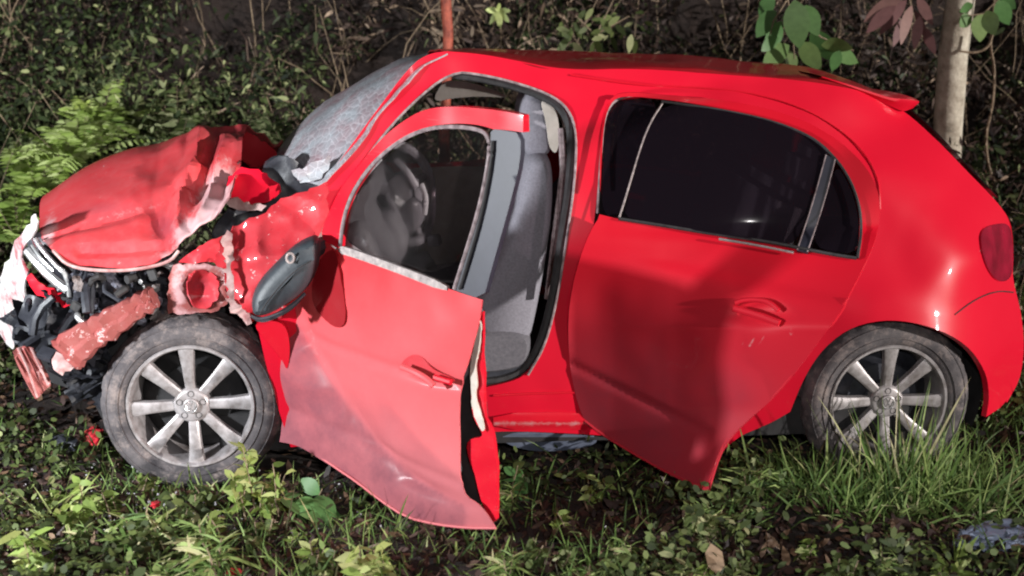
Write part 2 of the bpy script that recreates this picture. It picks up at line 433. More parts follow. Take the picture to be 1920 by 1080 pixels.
M['tail'] = lens()
def leafmat(name, stops, trans=.25, rough=.55):
    t = NT(name); a = t.n.new('ShaderNodeAttribute'); a.attribute_name = 'tint'
    c = t.ramp(a.outputs['Fac'], stops)
    v = t.noise(40, 3, .6); hs = t.n.new('ShaderNodeHueSaturation'); t.l(c, hs.inputs['Color']); t.l(t.math('ADD', t.math('MULTIPLY', v, .6), .7), hs.inputs['Value']); c = hs.outputs[0]
    t.set(Base_Color=c, Roughness=rough, Specular_IOR_Level=.25)
    tl = t.n.new('ShaderNodeBsdfTranslucent'); t.l(c, tl.inputs[0])
    mx = t.new('ShaderNodeMixShader'); mx.inputs[0].default_value = trans; t.l(t.p.outputs[0], mx.inputs[1]); t.l(tl.outputs[0], mx.inputs[2]); t.l(mx.outputs[0], t.out.inputs[0]); return t.m
M['grass'] = leafmat('grass_blades', [(0, (.10, .07, .04)), (.25, (.04, .07, .025)), (.6, (.12, .20, .05)), (.9, (.30, .38, .13)), (1, (.5, .45, .26))])
M['litter'] = leafmat('dry_leaf_litter', [(0, (.02, .011, .01)), (.4, (.06, .032, .026)), (.75, (.13, .075, .045)), (1, (.40, .27, .18))], .05)
M['cover'] = leafmat('ground_cover_leaves', [(0, (.02, .024, .012)), (.45, (.055, .075, .025)), (.8, (.15, .19, .06)), (1, (.44, .44, .24))])
M['brush_dry'] = leafmat('dry_brush_leaves', [(0, (.012, .008, .008)), (.4, (.036, .022, .02)), (.75, (.085, .056, .042)), (1, (.34, .25, .18))], .1)
M['brush_green'] = leafmat('green_brush_leaves', [(0, (.010, .014, .008)), (.4, (.024, .036, .015)), (.75, (.075, .105, .036)), (1, (.34, .37, .18))])
M['fern'] = leafmat('bright_fern_fronds', [(0, (.12, .20, .04)), (.5, (.34, .46, .10)), (1, (.62, .70, .30))], .3)
M['broad'] = leafmat('broad_green_leaves', [(0, (.04, .10, .03)), (.5, (.10, .22, .07)), (1, (.26, .34, .12))], .25, .4)
M['redleaf'] = leafmat('reddish_brown_leaves', [(0, (.07, .03, .03)), (.5, (.17, .08, .08)), (1, (.28, .16, .13))], .1)
M['weed'] = leafmat('weed_leaves', [(0, (.09, .13, .03)), (.5, (.22, .30, .07)), (1, (.45, .46, .20))], .25)
M['stem'] = simple('dry_stem', (.12, .08, .05), (.32, .24, .16), 30, .8, .3)
def bark():
    t = NT('pale_lichen_bark'); n = t.noise(9, 8, .7); c = t.ramp(n, [(.28, (.10, .08, .06)), (.42, (.38, .33, .26)), (.58, (.58, .53, .43)), (.75, (.68, .64, .56))])
    m = t.set(Base_Color=c, Roughness=.9); t.bump(t.noise(22, 8, .7), .8, .02); return m
M['bark'] = bark()
M['red_bark'] = simple('reddish_bark', (.12, .02, .012), (.42, .09, .05), 24, .7, .5, .006)
def soil(name, a, b):
    t = NT(name); n = t.noise(7, 10, .75); c = t.ramp(n, [(.3, a), (.7, b)]); m = t.set(Base_Color=c, Roughness=.95); t.bump(t.noise(20, 10, .75), .9, .04); return m
M['soil'] = soil('dark_soil', (.010, .006, .006), (.042, .026, .021))
# ------------------------------------------------------------------ terrain
def gz(X, Y):
    X = np.asarray(X, float); Y = np.asarray(Y, float)
    b = np.clip((Y - 2.0) / 3.0, 0, 1); b = b * b * (3 - 2 * b) * 3.4
    n = .035 * np.sin(X * 2.3 + 1.1 * np.sin(Y * 1.7)) * np.cos(Y * 2.9 + X) + .02 * np.sin(X * 7.1 + Y * 3.3) * np.sin(Y * 8.3)
    f = .03 * np.clip((-Y - .1) / .8, 0, 1)
    return b + n * (1 + 2 * np.clip(Y - 2, 0, 1)) + f + .12 * np.clip((X - 1.0), 0, 1) * np.clip((-Y + .4), 0, 1)* 0 
def warp(a, lo, hi, n, far):
    m = np.linspace(lo, hi, n); e = np.array([.3, 1, 3, 8, 20, 50, far]); return np.concatenate([lo - e[::-1], m, hi + e])
gx = warp(0, -4, 4, 160, 110); gy = warp(0, -3, 6, 180, 110)
GX, GY = np.meshgrid(gx, gy); GZ = gz(GX, np.clip(GY, -50, 50))
V = np.stack([GX, GY, GZ], -1).reshape(-1, 3); V[:, 2] += .02 * nz(V, 6, 3) + .03 * nz(V, 2, 5)
w = len(gx); F = [(i * w + j, i * w + j + 1, (i + 1) * w + j + 1, (i + 1) * w + j) for i in range(len(gy) - 1) for j in range(w - 1)]
me = bpy.data.meshes.new('ground'); me.from_pydata(V.tolist(), [], F); finish(me, True, 180)
link('ground', me, M['soil'])['kind'] = 'structure'
# ------------------------------------------------------------------ the car
CAR = thing('crashed_car', 'crashed red five door hatchback with crushed bonnet and its near doors hanging open', 'car')
CAR.rotation_euler = (0, 0, YAW)
WID = 1.65
side_y = tps([(845, 105, .23), (1000, 135, .23), (1060, 150, .21), (1300, 155, .23), (1500, 165, .24), (1600, 185, .26), (1695, 210, .34),
    (760, 180, .21), (700, 225, .18), (650, 320, .14), (600, 440, .07), (540, 830, .02), (760, 810, .02), (1000, 780, .0), (1090, 300, .12), (1075, 430, .06),
    (1060, 600, .03), (1100, 810, .01), (1250, 820, .01), (1480, 770, .0), (1360, 845, .03), (1560, 640, -.02), (1600, 572, -.025), (1680, 555, -.03), (1760, 590, -.025), (1840, 690, .02),
    (1700, 480, .03), (1640, 450, .05), (1850, 780, .07), (1840, 480, .10), (1893, 470, .30), (1915, 600, .28), (1905, 720, .26), (1650, 320, .13), (1750, 290, .24), (1830, 350, .27),
    (1880, 400, .30), (1740, 400, .09), (1540, 250, .17), (1300, 480, .03)])
SIDE = lambda px, py: L(px, py, side_y(px, py))
def soft_dents(a, s, seed):
    def f(p, v2):
        p = p.copy(); p[:, 1] += a * nz(p, s, seed, 2); return p
    return f
side_out = [(838, 96), (838, 96), (900, 101), (960, 112), (1060, 132), (1200, 128), (1350, 139), (1500, 150), (1600, 166), (1650, 182), (1695, 207), (1760, 265), (1830, 338), (1878, 388), (1896, 420),
    (1901, 480), (1897, 520), (1914, 580), (1920, 640), (1915, 705), (1888, 755), (1850, 783), (1850, 783), (1856, 740), (1846, 690), (1812, 645), (1750, 612), (1670, 598), (1600, 610), (1545, 650), (1508, 705), (1482, 772), (1482, 772),
    (1440, 796), (1385, 818), (1352, 850), (1352, 850), (1300, 835), (1200, 822), (1100, 813), (930, 808), (760, 822), (545, 838), (545, 838), (520, 760), (500, 690), (480, 600), (480, 600), (560, 560), (585, 470), (590, 430), (585, 400), (603, 345), (640, 298), (700, 215), (770, 122), (805, 100)]
hole_front = [(846, 134), (900, 139), (965, 154), (1030, 176), (1066, 203), (1082, 250), (1077, 350), (1062, 450), (1047, 550), (1024, 645), (990, 703), (945, 720), (860, 735), (700, 745), (610, 740), (600, 640), (612, 500), (640, 372), (700, 275), (770, 195)]
hole_rear = [(1150, 180), (1300, 184), (1440, 208), (1530, 242), (1590, 284), (1630, 335), (1642, 400), (1625, 470), (1590, 530), (1540, 605), (1470, 710), (1390, 780), (1200, 800), (1110, 790), (1082, 700), (1086, 560), (1114, 430), (1125, 300), (1130, 215)]
bs = panel('body_side', side_out, SIDE, M['paint_rear'], CAR, [hole_front, hole_rear], 13, .02, soft_dents(.006, 5, 2), sharp=50)
far_out = side_out; far_win = [(852, 140), (960, 154), (1060, 190), (1074, 300), (1060, 420), (640, 440), (650, 350), (740, 230)]
far_win2 = [(1135, 195), (1300, 190), (1440, 216), (1535, 265), (1590, 335), (1605, 470), (1300, 440), (1120, 415)]
fs = panel('far_body_side', far_out, SIDE, M['paint_rear'], CAR, [far_win, far_win2], 22, 0)
mirror_far(fs, 'opposite_body_side', WID, CAR, M['paint']); bpy.data.objects.remove(fs)
for nm, poly, mt in (('opposite_front_window', far_win, 'clear'), ('opposite_rear_window', far_win2, 'tinted')):
    g = panel('tmp', poly, lambda a, b: L(a, b, side_y(a, b) + .015), M[mt], CAR, (), 40, 0); mirror_far(g, nm, WID, CAR, M[mt]); bpy.data.objects.remove(g)
# opposite door trims seen through the cabin
dt = panel('tmp', [(620, 440), (1062, 425), (1050, 560), (1020, 660), (960, 715), (640, 740)], lambda a, b: L(a, b, side_y(a, b) + .05), M['beige'], CAR, (), 40, 0); mirror_far(dt, 'door_trim_panel', WID, CAR, M['liner']); bpy.data.objects.remove(dt)
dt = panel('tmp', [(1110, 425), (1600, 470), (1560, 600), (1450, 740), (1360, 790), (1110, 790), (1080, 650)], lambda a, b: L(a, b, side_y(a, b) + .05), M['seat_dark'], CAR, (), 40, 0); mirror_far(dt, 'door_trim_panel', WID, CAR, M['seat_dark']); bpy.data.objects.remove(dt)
# roof
def mir(p): q = np.array(p); q[..., 1] = WID - q[..., 1]; return q
NR = [(836, 98), (900, 103), (960, 113), (1060, 133), (1200, 129), (1350, 140), (1500, 151), (1600, 168), (1690, 206)]
SR = [(802, 97), (890, 93), (960, 93), (1070, 96), (1200, 101), (1350, 110), (1480, 124), (1575, 145), (1655, 178)]
nr = np.array([L(a, b, side_y(a, b) + .003) for a, b in NR]); sr = np.array([L(a, b, .85) for a, b in SR])
def midrow(a, b, t, lift): q = a * (1 - t) + b * t; q[:, 2] = q[:, 2] + lift; q[:, 1] = a[:, 1] * (1 - t) + b[:, 1] * t; return q
fr = nr.copy(); fr[:, 1] = WID - fr[:, 1]; fr[:, 2] -= .085
m1 = midrow(nr, sr, .35, .012); m3 = m1.copy(); m3[:, 1] = WID - m1[:, 1]; m3[:, 2] -= .05
m0 = midrow(nr, sr, .06, .01); m4 = m0.copy(); m4[:, 1] = WID - m0[:, 1]; m4[:, 2] -= .08
def roof_dent(V, sh):
    V = V.copy(); V[:, 2] += .010 * nz(V, 4, 9, 2); return V
grid_surface('roof', [nr, m0, m1, sr, m3, m4, fr], M['paint_shaded'], CAR, 8, 6, roof_dent, .004, 50)
hl = [x - np.array([0, 0, .05]) for x in (nr, m1, sr, m3, fr)]
for h in (0, 4): hl[h] = hl[h] + np.array([0, .02 if h == 0 else -.02, -.03])
grid_surface('headliner', hl, M['liner'], CAR, 4, 4, None, .003)
# rail seam of the gutter
tube('roof_seam', [L(a, b, side_y(a, b) - .004) for a, b in chaikin([(1070, 140), (1200, 160), (1300, 163), (1400, 172), (1500, 198), (1580, 245), (1625, 290), (1648, 340), (1650, 392)], 2, False)], .0035, M['paint'], CAR, 5)
# windscreen
WN = [(836, 100, .225), (785, 130, .21), (705, 225, .17), (650, 297, .13), (603, 347, .10)]
WC = [(800, 99), (738, 116), (612, 190), (548, 248), (512, 296)]
rows = []
for (a, b, y), (c, d) in zip(WN, WC):
    n0 = L(a, b, y); c0 = L(c, d, .83); q = n0 * .45 + c0 * .55; q[1] = .42; q[0] += (c0[0] - n0[0]) * .22; q2 = q.copy(); q2[1] = WID - q[1]; q2[2] -= .05 * min(1, max(0, (q2[2] - .9) / .5)); f0 = n0.copy(); f0[1] = WID - n0[1]; f0[2] -= .085 * min(1, max(0, (f0[2] - .9) / .5))
    rows.append([n0, q, c0, q2, f0])
def ws_disp(V, sh):
    V = V.copy(); V[:, 0] += .012 * nz(V, 9, 4, 3); V[:, 2] -= .03 * np.clip(nz(V, 3, 8), 0, 1) * np.clip((1.3 - V[:, 2]) * 2, 0, 1); return V
grid_surface('windscreen', rows, M['windscreen'], CAR, 7, 7, ws_disp, .005, 30)
# rear end: hatch between the two flanks, spoiler, tail lights
HN = [(1692, 207), (1760, 266), (1830, 340), (1878, 390), (1896, 425), (1900, 480), (1897, 520), (1913, 580), (1918, 640), (1913, 705), (1888, 755)]
hn = np.array([L(a, b, side_y(a, b) + .004) for a, b in HN]); hf = hn.copy(); hf[:, 1] = WID - hf[:, 1]; hf[:, 2] -= .085 * np.clip((hf[:, 2] - .9) / .5, 0, 1)
hc = hn.copy(); hc[:, 1] = WID / 2; hc[:, 0] += .05
hq = hn * .5 + hc * .5; hq[:, 0] += .02; hr = hq.copy(); hr[:, 1] = WID - hq[:, 1]
grid_surface('tailgate', [hn, hq, hc, hr, hf], M['paint_rear'], CAR, 3, 4, None, .006)
def rear_glass():
    a = [hq[i] + (np.array([.012, 0, .012])) for i in (0, 1, 2, 3)]; b = [hc[i] + np.array([.012, 0, .012]) for i in (0, 1, 2, 3)]; c = [np.array([p[0], WID - p[1], p[2]]) for p in a]
    a = [np.array([p[0], p[1] - .12, p[2]]) for p in a]; c = [np.array([p[0], WID - p[1], p[2]]) for p in a]
    grid_surface('rear_window', [a, b, c], M['tinted'], CAR, 4, 4, None, .004)
rear_glass()
SPN = [(1535, 141, .30), (1600, 160, .32), (1660, 178, .33), (1700, 180, .34), (1718, 186, .35)]; SPB = [(1535, 147, .29), (1600, 172, .30), (1660, 195, .31), (1692, 208, .32), (1712, 203, .34)]
sa = np.array([L(*p) for p in SPN]); sb = np.array([L(*p) for p in SPB])
sac = sa.copy(); sac[:, 1] = WID / 2; sac[:, 2] += .012; saf = sa.copy(); saf[:, 1] = WID - sa[:, 1]; saf[:, 2] -= .085; sac[:, 2] -= .03
sbc = sb.copy(); sbc[:, 1] = WID / 2; sbf = sb.copy(); sbf[:, 1] = WID - sb[:, 1]; sbf[:, 2] -= .085; sbc[:, 2] -= .03
grid_surface('spoiler', [sb, sa, sac, saf, sbf, sbc, sb], M['paint_rear'], CAR, 4, 4, None, 0, 50)
tl = lambda px, py: L(px, py, side_y(px, py) - .014)
panel('tail_light', [(1838, 432), (1862, 420), (1893, 418), (1899, 450), (1900, 490), (1896, 524), (1872, 530), (1852, 505), (1841, 470)], tl, M['tail'], CAR, (), 8, .02)
# cowl, inner structures
box('floor_pan', (.22, WID / 2, .2), (2.5, 1.5, .14), M['dark'], CAR)
box('rear_floor', (1.35, WID / 2, .42), (.6, 1.1, .1), M['dark'], CAR)
box('bulkhead', (-.78, WID / 2 + .02, .6), (.06, 1.4, .75), M['dark'], CAR)
box('boot_floor', (1.45, WID / 2, .5), (.5, 1.3, .3), M['dark'], CAR)
# arch liners
def liner(name, cx, cz, r):
    bm = bmesh.new(); n = 20; ra = []; rb = []
    for k in range(n + 1):
        a = math.pi * (-.12 + 1.24 * k / n); ra.append(bm.verts.new((cx + r * math.cos(a), .11, cz + r * math.sin(a)))); rb.append(bm.verts.new((cx + r * math.cos(a), .42, cz + r * math.sin(a))))
    for k in range(n): bm.faces.new((ra[k], ra[k + 1], rb[k + 1], rb[k]))
    bm.faces.new(rb)
    return obj_bm(name, bm, M['dark'], CAR)
HF = L(358, 762, .02); HR = L(1665, 755, .03)
liner('wheel_arch_liner', HR[0] + .02, HR[2], .37)
# sill underside and plastic shield below it
panel('underside_shield', [(925, 815), (1105, 812), (1125, 828), (1090, 842), (1010, 848), (960, 838)], tps([(925, 815, .05), (1100, 812, .05), (1010, 848, .12), (1125, 828, .1)]) and (lambda a, b: L(a, b, .06 + (b - 812) * .002)), M['blue_plastic'], CAR, (), 10, .01)
sl_ = panel('sill_step', [(925, 775), (1085, 772), (1096, 784), (1104, 800), (1098, 808), (925, 806)], lambda a, c: L(a, c, side_y(a, c) - .008 - .016 * np.exp(-((c - 790) / 9) ** 2)), M['paint'], CAR, (), 6, .01, None, 1)
mark(sl_, 'wear', lambda a, c: .55 * np.exp(-((c - 794) / 7) ** 2))
tube('sill_ridge', [L(a, c, side_y(a, c) - .004) for a, c in ((925, 742), (1000, 738), (1078, 736))], .004, M['paint'], CAR, 6)
# seals round the front opening
def edge(pts, off=0, it=2): return [L(a, b, side_y(a, b) + off) for a, b in chaikin(pts, it, False)]
tube('door_seal', edge([(850, 140), (900, 145), (965, 160), (1025, 182), (1058, 207), (1073, 250), (1068, 350), (1053, 450), (1038, 550), (1016, 640), (985, 695), (945, 712), (905, 716)], .03), .016, M['rubber'], CAR)
tube('door_aperture_edge', edge([(640, 372), (700, 275), (770, 195), (846, 134), (900, 139), (965, 154), (1030, 176), (1066, 203), (1082, 250), (1077, 350), (1062, 450), (1047, 550), (1024, 645), (990, 703)], -.002), .0045, M['seal_light'], CAR, 6)
tube('door_aperture_edge', edge([(1120, 400), (1126, 300), (1132, 222), (1150, 188), (1185, 178), (1225, 180)], -.004), .0045, M['seal_light'], CAR, 6)
panel('pillar_trim', [(1012, 186), (1038, 196), (1050, 235), (1046, 290), (1030, 280), (1025, 230)], lambda a, b: L(a, b, .30), M['liner'], CAR, (), 10, .02)
panel('sun_visor', [(812, 192), (822, 165), (838, 150), (880, 154), (925, 168), (960, 184), (900, 180), (850, 184)], lambda a, b: L(a, b, .75 + 0 * a), M['liner'], CAR, (), 10, .02)
tube('seat_belt', [L(a, b, .30) for a, b in ((1052, 240), (1056, 320), (1040, 440), (1026, 560))], .012, M['seal_light'], CAR, 6)
# ------------------------------------------------------------------ cabin
pillow('driver_seat_backrest', [(985, 300), (1020, 290), (1040, 310), (1040, 400), (1026, 500), (1010, 590), (995, 650), (955, 660), (900, 640), (890, 590), (915, 530), (950, 450), (970, 380)], .34, .78, M['seat'], CAR, 18)
pillow('driver_seat_headrest', [(975, 200), (990, 172), (1015, 175), (1034, 200), (1040, 250), (1036, 290), (1010, 300), (984, 292), (974, 250)], .42, .70, M['seat'], CAR, 12)
pillow('driver_seat_cushion', [(780, 640), (880, 622), (960, 618), (1000, 630), (996, 680), (960, 705), (800, 712)], .32, .80, M['seat_dark'], CAR, 12)
pillow('driver_seat_base', [(800, 700), (960, 690), (985, 670), (985, 712), (930, 722), (800, 730)], .36, .76, M['plastic'], CAR, 6)
# the passenger seat and the rear bench
def seat(x, y, nm):
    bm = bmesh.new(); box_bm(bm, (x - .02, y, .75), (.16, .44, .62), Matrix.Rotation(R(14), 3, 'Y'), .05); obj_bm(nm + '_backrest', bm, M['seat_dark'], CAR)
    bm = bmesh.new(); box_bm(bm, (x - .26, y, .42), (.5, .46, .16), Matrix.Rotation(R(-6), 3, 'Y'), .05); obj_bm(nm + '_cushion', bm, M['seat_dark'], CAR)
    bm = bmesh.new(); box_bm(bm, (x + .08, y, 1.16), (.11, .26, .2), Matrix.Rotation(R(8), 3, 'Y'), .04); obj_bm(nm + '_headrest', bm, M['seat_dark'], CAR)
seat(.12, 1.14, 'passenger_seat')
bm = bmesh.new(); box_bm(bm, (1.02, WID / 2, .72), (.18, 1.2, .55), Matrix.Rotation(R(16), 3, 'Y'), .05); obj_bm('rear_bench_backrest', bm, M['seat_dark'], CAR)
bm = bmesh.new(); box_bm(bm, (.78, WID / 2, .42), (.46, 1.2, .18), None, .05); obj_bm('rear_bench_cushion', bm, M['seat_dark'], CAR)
# dashboard, wheel, spent airbag
def crumple(a, s, seed):
    def f(V, _=None):
        return V + a * nz3(V, s, seed) + a * .5 * nz3(V, s * 2.3, seed + 5)
    return f
def folds(a, s, seed):
    def f(V, _=None):
        V = V.copy(); k = cells(V, s, seed) - .4; V[:, 1] -= a * 2 * k; V[:, 0] += a * k; return V + a * .3 * nz3(V, s * 2, seed)
    return f
pillow('dashboard', [(560, 470), (610, 400), (650, 345), (690, 318), (712, 335), (716, 372), (700, 400), (735, 440), (760, 500), (740, 600), (560, 640)], .16, 1.5, M['vinyl'], CAR, 20, 12, crumple(.02, 9, 3))
pillow('dashboard_panel', [(650, 440), (668, 410), (690, 425), (712, 470), (716, 520), (690, 540), (655, 520)], .12, .3, M['vinyl'], CAR, 14, 10, crumple(.01, 12, 6))
pillow('steering_column_shroud', [(716, 400), (742, 408), (765, 440), (762, 490), (730, 500), (704, 450)], .26, .42, M['vinyl'], CAR, 12, 10, crumple(.012, 12, 9))
sw = L(752, 362, .42); n = Vector((.72, -.62, .30)).normalized(); q = n.to_track_quat('Z', 'Y').to_matrix()
bm = bmesh.new()
pts = [Vector(sw) + q @ Vector((.17 * math.cos(a), .185 * math.sin(a), .012 * math.sin(3 * a))) for a in np.linspace(0, 2 * math.pi, 41)]
tube_bm(bm, pts, .019, 8, False)
for a in (R(15), R(165), R(255), R(285)): tube_bm(bm, [Vector(sw), Vector(sw) + q @ Vector((.165 * math.cos(a), .18 * math.sin(a), 0))], [.024, .014], 8)
obj_bm('steering_wheel', bm, M['pad'], CAR)
bm = bmesh.new(); bmesh.ops.create_icosphere(bm, subdivisions=4, radius=1)
for v in bm.verts:
    c = v.co.copy(); f = .85 + .3 * noise.voronoi(c * 1.6)[0][0]
    v.co = Vector(sw) + q @ Vector((c.x * .085 * f, c.y * .075 * f - .01, c.z * .035 * f + .012))
obj_bm('steering_wheel_pad', bm, M['pad'], CAR)
for pl_, r_, m_ in (([(706, 318, .40), (722, 350, .37), (742, 398, .34), (762, 446, .33)], .014, 'vinyl'), ([(742, 300, .42), (764, 322, .40), (782, 352, .38)], .013, 'vinyl'), ([(790, 345, .38), (800, 372, .36), (796, 402, .36)], .010, 'chrome_dull')):
    tube('wheel_trim_and_highlight', [L(*p) for p in chaikin(pl_, 2, False)], r_, M[m_], CAR)  # the satin tube stands in for a highlight on the wheel pad
pillow('column_cover', [(748, 386), (774, 372), (796, 392), (792, 428), (764, 444), (746, 424)], .34, .46, M['pad'], CAR, 12, 6, folds(.016, 12, 4))
tube('steering_column', [Vector(sw), Vector(sw) - n * .2 + Vector((-.1, .05, -.1))], .035, M['plastic'], CAR)
bm = bmesh.new()
for k in range(16):
    c = Vector(L(690 + random.random() * 130, 440 + random.random() * 70, .3 + random.random() * .5)); box_bm(bm, c, (.03 + .06 * random.random(), .05, .02 + .05 * random.random()), Matrix.Rotation(random.random() * 3, 3, 'Y') @ Matrix.Rotation(random.random() * 3, 3, 'X'), .006)
obj_bm('broken_dash_bits', bm, M['plastic'], CAR)
for y_ in (.42, 1.22):
    bm = bmesh.new(); box_bm(bm, (1.13, y_, 1.06), (.1, .26, .16), Matrix.Rotation(R(10), 3, 'Y'), .04); obj_bm('rear_headrest', bm, M['seat_dark'], CAR)
# ------------------------------------------------------------------ wheels
def wheel(name, centre, mud, flip=0, tilt=0):
    w = bpy.data.objects.new(name, None); COL.objects.link(w); w.parent = CAR; w.location = centre; w.rotation_euler = (tilt, 0, 0)
    RO = .312
    def tread(i, k, r):
        if r > RO - .02 and i in (7, 8, 9, 10, 11, 12, 13, 14, 15): return r - (.006 if (k // 2 + i) % 3 == 0 else 0)
        return r
    bm = bmesh.new()
    lathe_bm(bm, [(.212, .03), (.214, .006), (.222, -.004), (.236, -.010), (.262, -.014), (.278, -.010), (.292, .0), (.304, .012), (RO, .03), (RO, .055), (RO - .008, .06), (RO - .008, .068), (RO, .073), (RO, .12), (RO - .008, .125), (RO, .15), (.30, .175), (.262, .19), (.222, .175), (.205, .16)], 144, tread)
    obj_bm('tyre', bm, M['tyre'], w, True, 30)
    bm = bmesh.new()
    for r, y in ((.246, -.0135), (.285, -.007)):
        tube_bm(bm, [Vector((r * math.cos(a), y, r * math.sin(a))) for a in np.linspace(0, 2 * math.pi, 97)], .0022, 5, False)
    obj_bm('sidewall_ring', bm, M['tyre'], w)
    bm = bmesh.new()
    lathe_bm(bm, [(.214, .004), (.219, -.004), (.216, -.010), (.208, -.009), (.203, .0), (.200, .03), (.190, .1), (.192, .17)], 96)
    obj_bm('rim', bm, M['alloy'], w)
    for k in range(8):
        a = 2 * math.pi * k / 8 + R(90 + flip)
        bm = bmesh.new(); prof = [(.03, .016, .018), (.075, .017, .012), (.14, .0195, .004), (.205, .0265, -.002)]
        rows = []
        for r, hw, y in prof:
            rows.append([bm.verts.new((r, y + dy, s * hw * sc)) for s, dy, sc in ((-1, .028, 1.05), (-1, .004, 1), (-.62, 0, 1), (.62, 0, 1), (1, .004, 1), (1, .028, 1.05))])
        for A, B in zip(rows, rows[1:]):
            for j in range(5): bm.faces.new((A[j], A[j + 1], B[j + 1], B[j]))
        bm.faces.new(rows[0]); bm.faces.new(rows[-1][::-1])
        bmesh.ops.transform(bm, matrix=Matrix.Rotation(-a, 4, 'Y'), verts=bm.verts)
        obj_bm('spoke', bm, M['alloy'], w, True, 25)
    bm = bmesh.new(); lathe_bm(bm, [(0.0001, .006), (.048, .007), (.056, .010), (.062, .018), (.062, .05)], 48); obj_bm('hub', bm, M['alloy'], w)
    bm = bmesh.new(); lathe_bm(bm, [(0.0001, -.004), (.022, -.004), (.0265, -.001), (.028, .008)], 40)
    obj_bm('hub_cap', bm, M['alloy'], w)
    bm = bmesh.new()       # raised badge on the cap: a ring with a V over a W
    tube_bm(bm, [Vector((.021 * math.cos(a), -.005, .021 * math.sin(a))) for a in np.linspace(0, 2 * math.pi, 33)], .0014, 5, False)
    for pl in ([(-.008, .019), (0, .002), (.008, .019)], [(-.018, .009), (-.009, -.017), (0, 0), (.009, -.017), (.018, .009)]):
        tube_bm(bm, [Vector((x, -.005, z)) for x, z in pl], .0014, 5)
    obj_bm('badge', bm, M['chrome'], w)
    for k in range(5):
        a = 2 * math.pi * k / 5 + .3; bm = bmesh.new()
        lathe_bm(bm, [(.0001, .012), (.006, .012), (.0085, .0095), (.0105, .0045), (.0115, .0095)], 16)
        bmesh.ops.translate(bm, vec=(.042 * math.cos(a), 0, .042 * math.sin(a)), verts=bm.verts); obj_bm('wheel_bolt', bm, M['dark'], w)
    bm = bmesh.new(); lathe_bm(bm, [(.0001, .055), (.07, .05), (.07, .062), (.13, .062), (.135, .075), (.19, .13), (.2, .16)], 48); obj_bm('brake_disc', bm, M['dark'] if mud else M['plastic'], w)
    return w
wheel('front_wheel', HF, True, 2, R(-3)); wheel('rear_wheel', HR, False, 0, R(-1))
# ------------------------------------------------------------------ bonnet
HG = [[(128, 498, .06), (190, 505, .06), (255, 503, .05), (318, 490, .05), (352, 455, .07), (405, 420, .08), (432, 385, .10)],
      [(84, 452, .16), (165, 445, .15), (250, 440, .15), (322, 428, .16), (372, 400, .16), (420, 372, .17), (442, 338, .2)],
      [(74, 412, .42), (150, 372, .42), (240, 344, .42), (325, 328, .40), (388, 316, .38), (428, 306, .38), (455, 300, .42)],
      [(90, 362, .80), (170, 308, .82), (260, 274, .82), (345, 258, .80), (400, 251, .78), (440, 247, .76), (466, 248, .78)]]
rows = [[L(*p) for p in r] for r in HG]
far = []
for i, f in ((2, .25), (1, .1), (0, 0)):
    far.append([np.array([p[0] + .04, WID - p[1] - .1, p[2] - .06]) for p in rows[i]])
def hood_disp(V, sh):
    V = V.copy(); x = V[:, 0]; w = np.clip((x + 1.45) / .5, 0, 1) + .35 * np.clip((.14 - V[:, 1]) / .1, 0, 1)
    r1 = ridges(V, 5.5, 2); r2 = ridges(V * np.array([1.6, 1, .6]), 10, 6)
    c1 = cells(V, 4.2, 2); c2 = cells(V * np.array([1.3, 1, .8]), 9, 6)
    V[:, 2] += w * (.10 * (c1 - .4) + .03 * (c2 - .4)); V[:, 1] -= w * (.035 * (c1 - .4) + .02 * (c2 - .4)); V[:, 2] += .005 * nz(V, 4, 9)
    hx, hy = proj(V)
    def seg(pts, wd):
        d = np.full(len(V), 1e9)
        for (a0, b0), (a1, b1) in zip(pts, pts[1:]):
            t_ = np.clip(((hx - a0) * (a1 - a0) + (hy - b0) * (b1 - b0)) / ((a1 - a0) ** 2 + (b1 - b0) ** 2), 0, 1)
            d = np.minimum(d, np.hypot(hx - a0 - t_ * (a1 - a0), hy - b0 - t_ * (b1 - b0)))
        return np.clip(1 - d / wd, 0, 1) * (V[:, 1] < 1.1)
    for pl_, wd_, am_ in (([(378, 256), (372, 300), (345, 350), (332, 430)], 26, .036), ([(425, 268), (402, 330), (398, 372), (372, 420)], 20, .034), ([(402, 262), (388, 320), (370, 370)], 14, -.022), ([(300, 285), (285, 360), (300, 430)], 40, -.014), ([(150, 470), (230, 468), (310, 462)], 16, -.014), ([(330, 350), (400, 345)], 12, -.016)):
        s_ = seg(pl_, wd_); V[:, 2] += am_ * s_; V[:, 1] -= am_ * .8 * s_
    V[:, 2] -= .022 * np.exp(-((V[:, 1] - .22 - .1 * (V[:, 0] + 1.6)) / .035) ** 2)
    return V
bon = grid_surface('bonnet', rows + far, M['paint_hood'], CAR, 16, 14, hood_disp, .006, 22)
mark(bon, 'wear', lambda a, c: blob(a, c, 405, 370, 34, 85, .25) + .8 * blob(a, c, 345, 440, 30, 40) + .6 * blob(a, c, 90, 440, 18, 70, .2) + .45 * blob(a, c, 230, 400, 130, 18, -.25) + .5 * blob(a, c, 310, 480, 40, 14))
mark(bon, 'dirt_and_shade', lambda a, c: .8 * blob(a, c, 310, 425, 28, 26) + .6 * blob(a, c, 190, 395, 60, 16, -.2) + .5 * blob(a, c, 440, 270, 50, 30))
tube('bonnet_edge', [L(a, b, y - .012) for a, b, y in chaikin([(100, 470, .12), (128, 500, .055), (190, 508, .05), (255, 506, .045), (318, 492, .045), (335, 470, .05)], 2, False)], .006, M['bare'], CAR, 6)
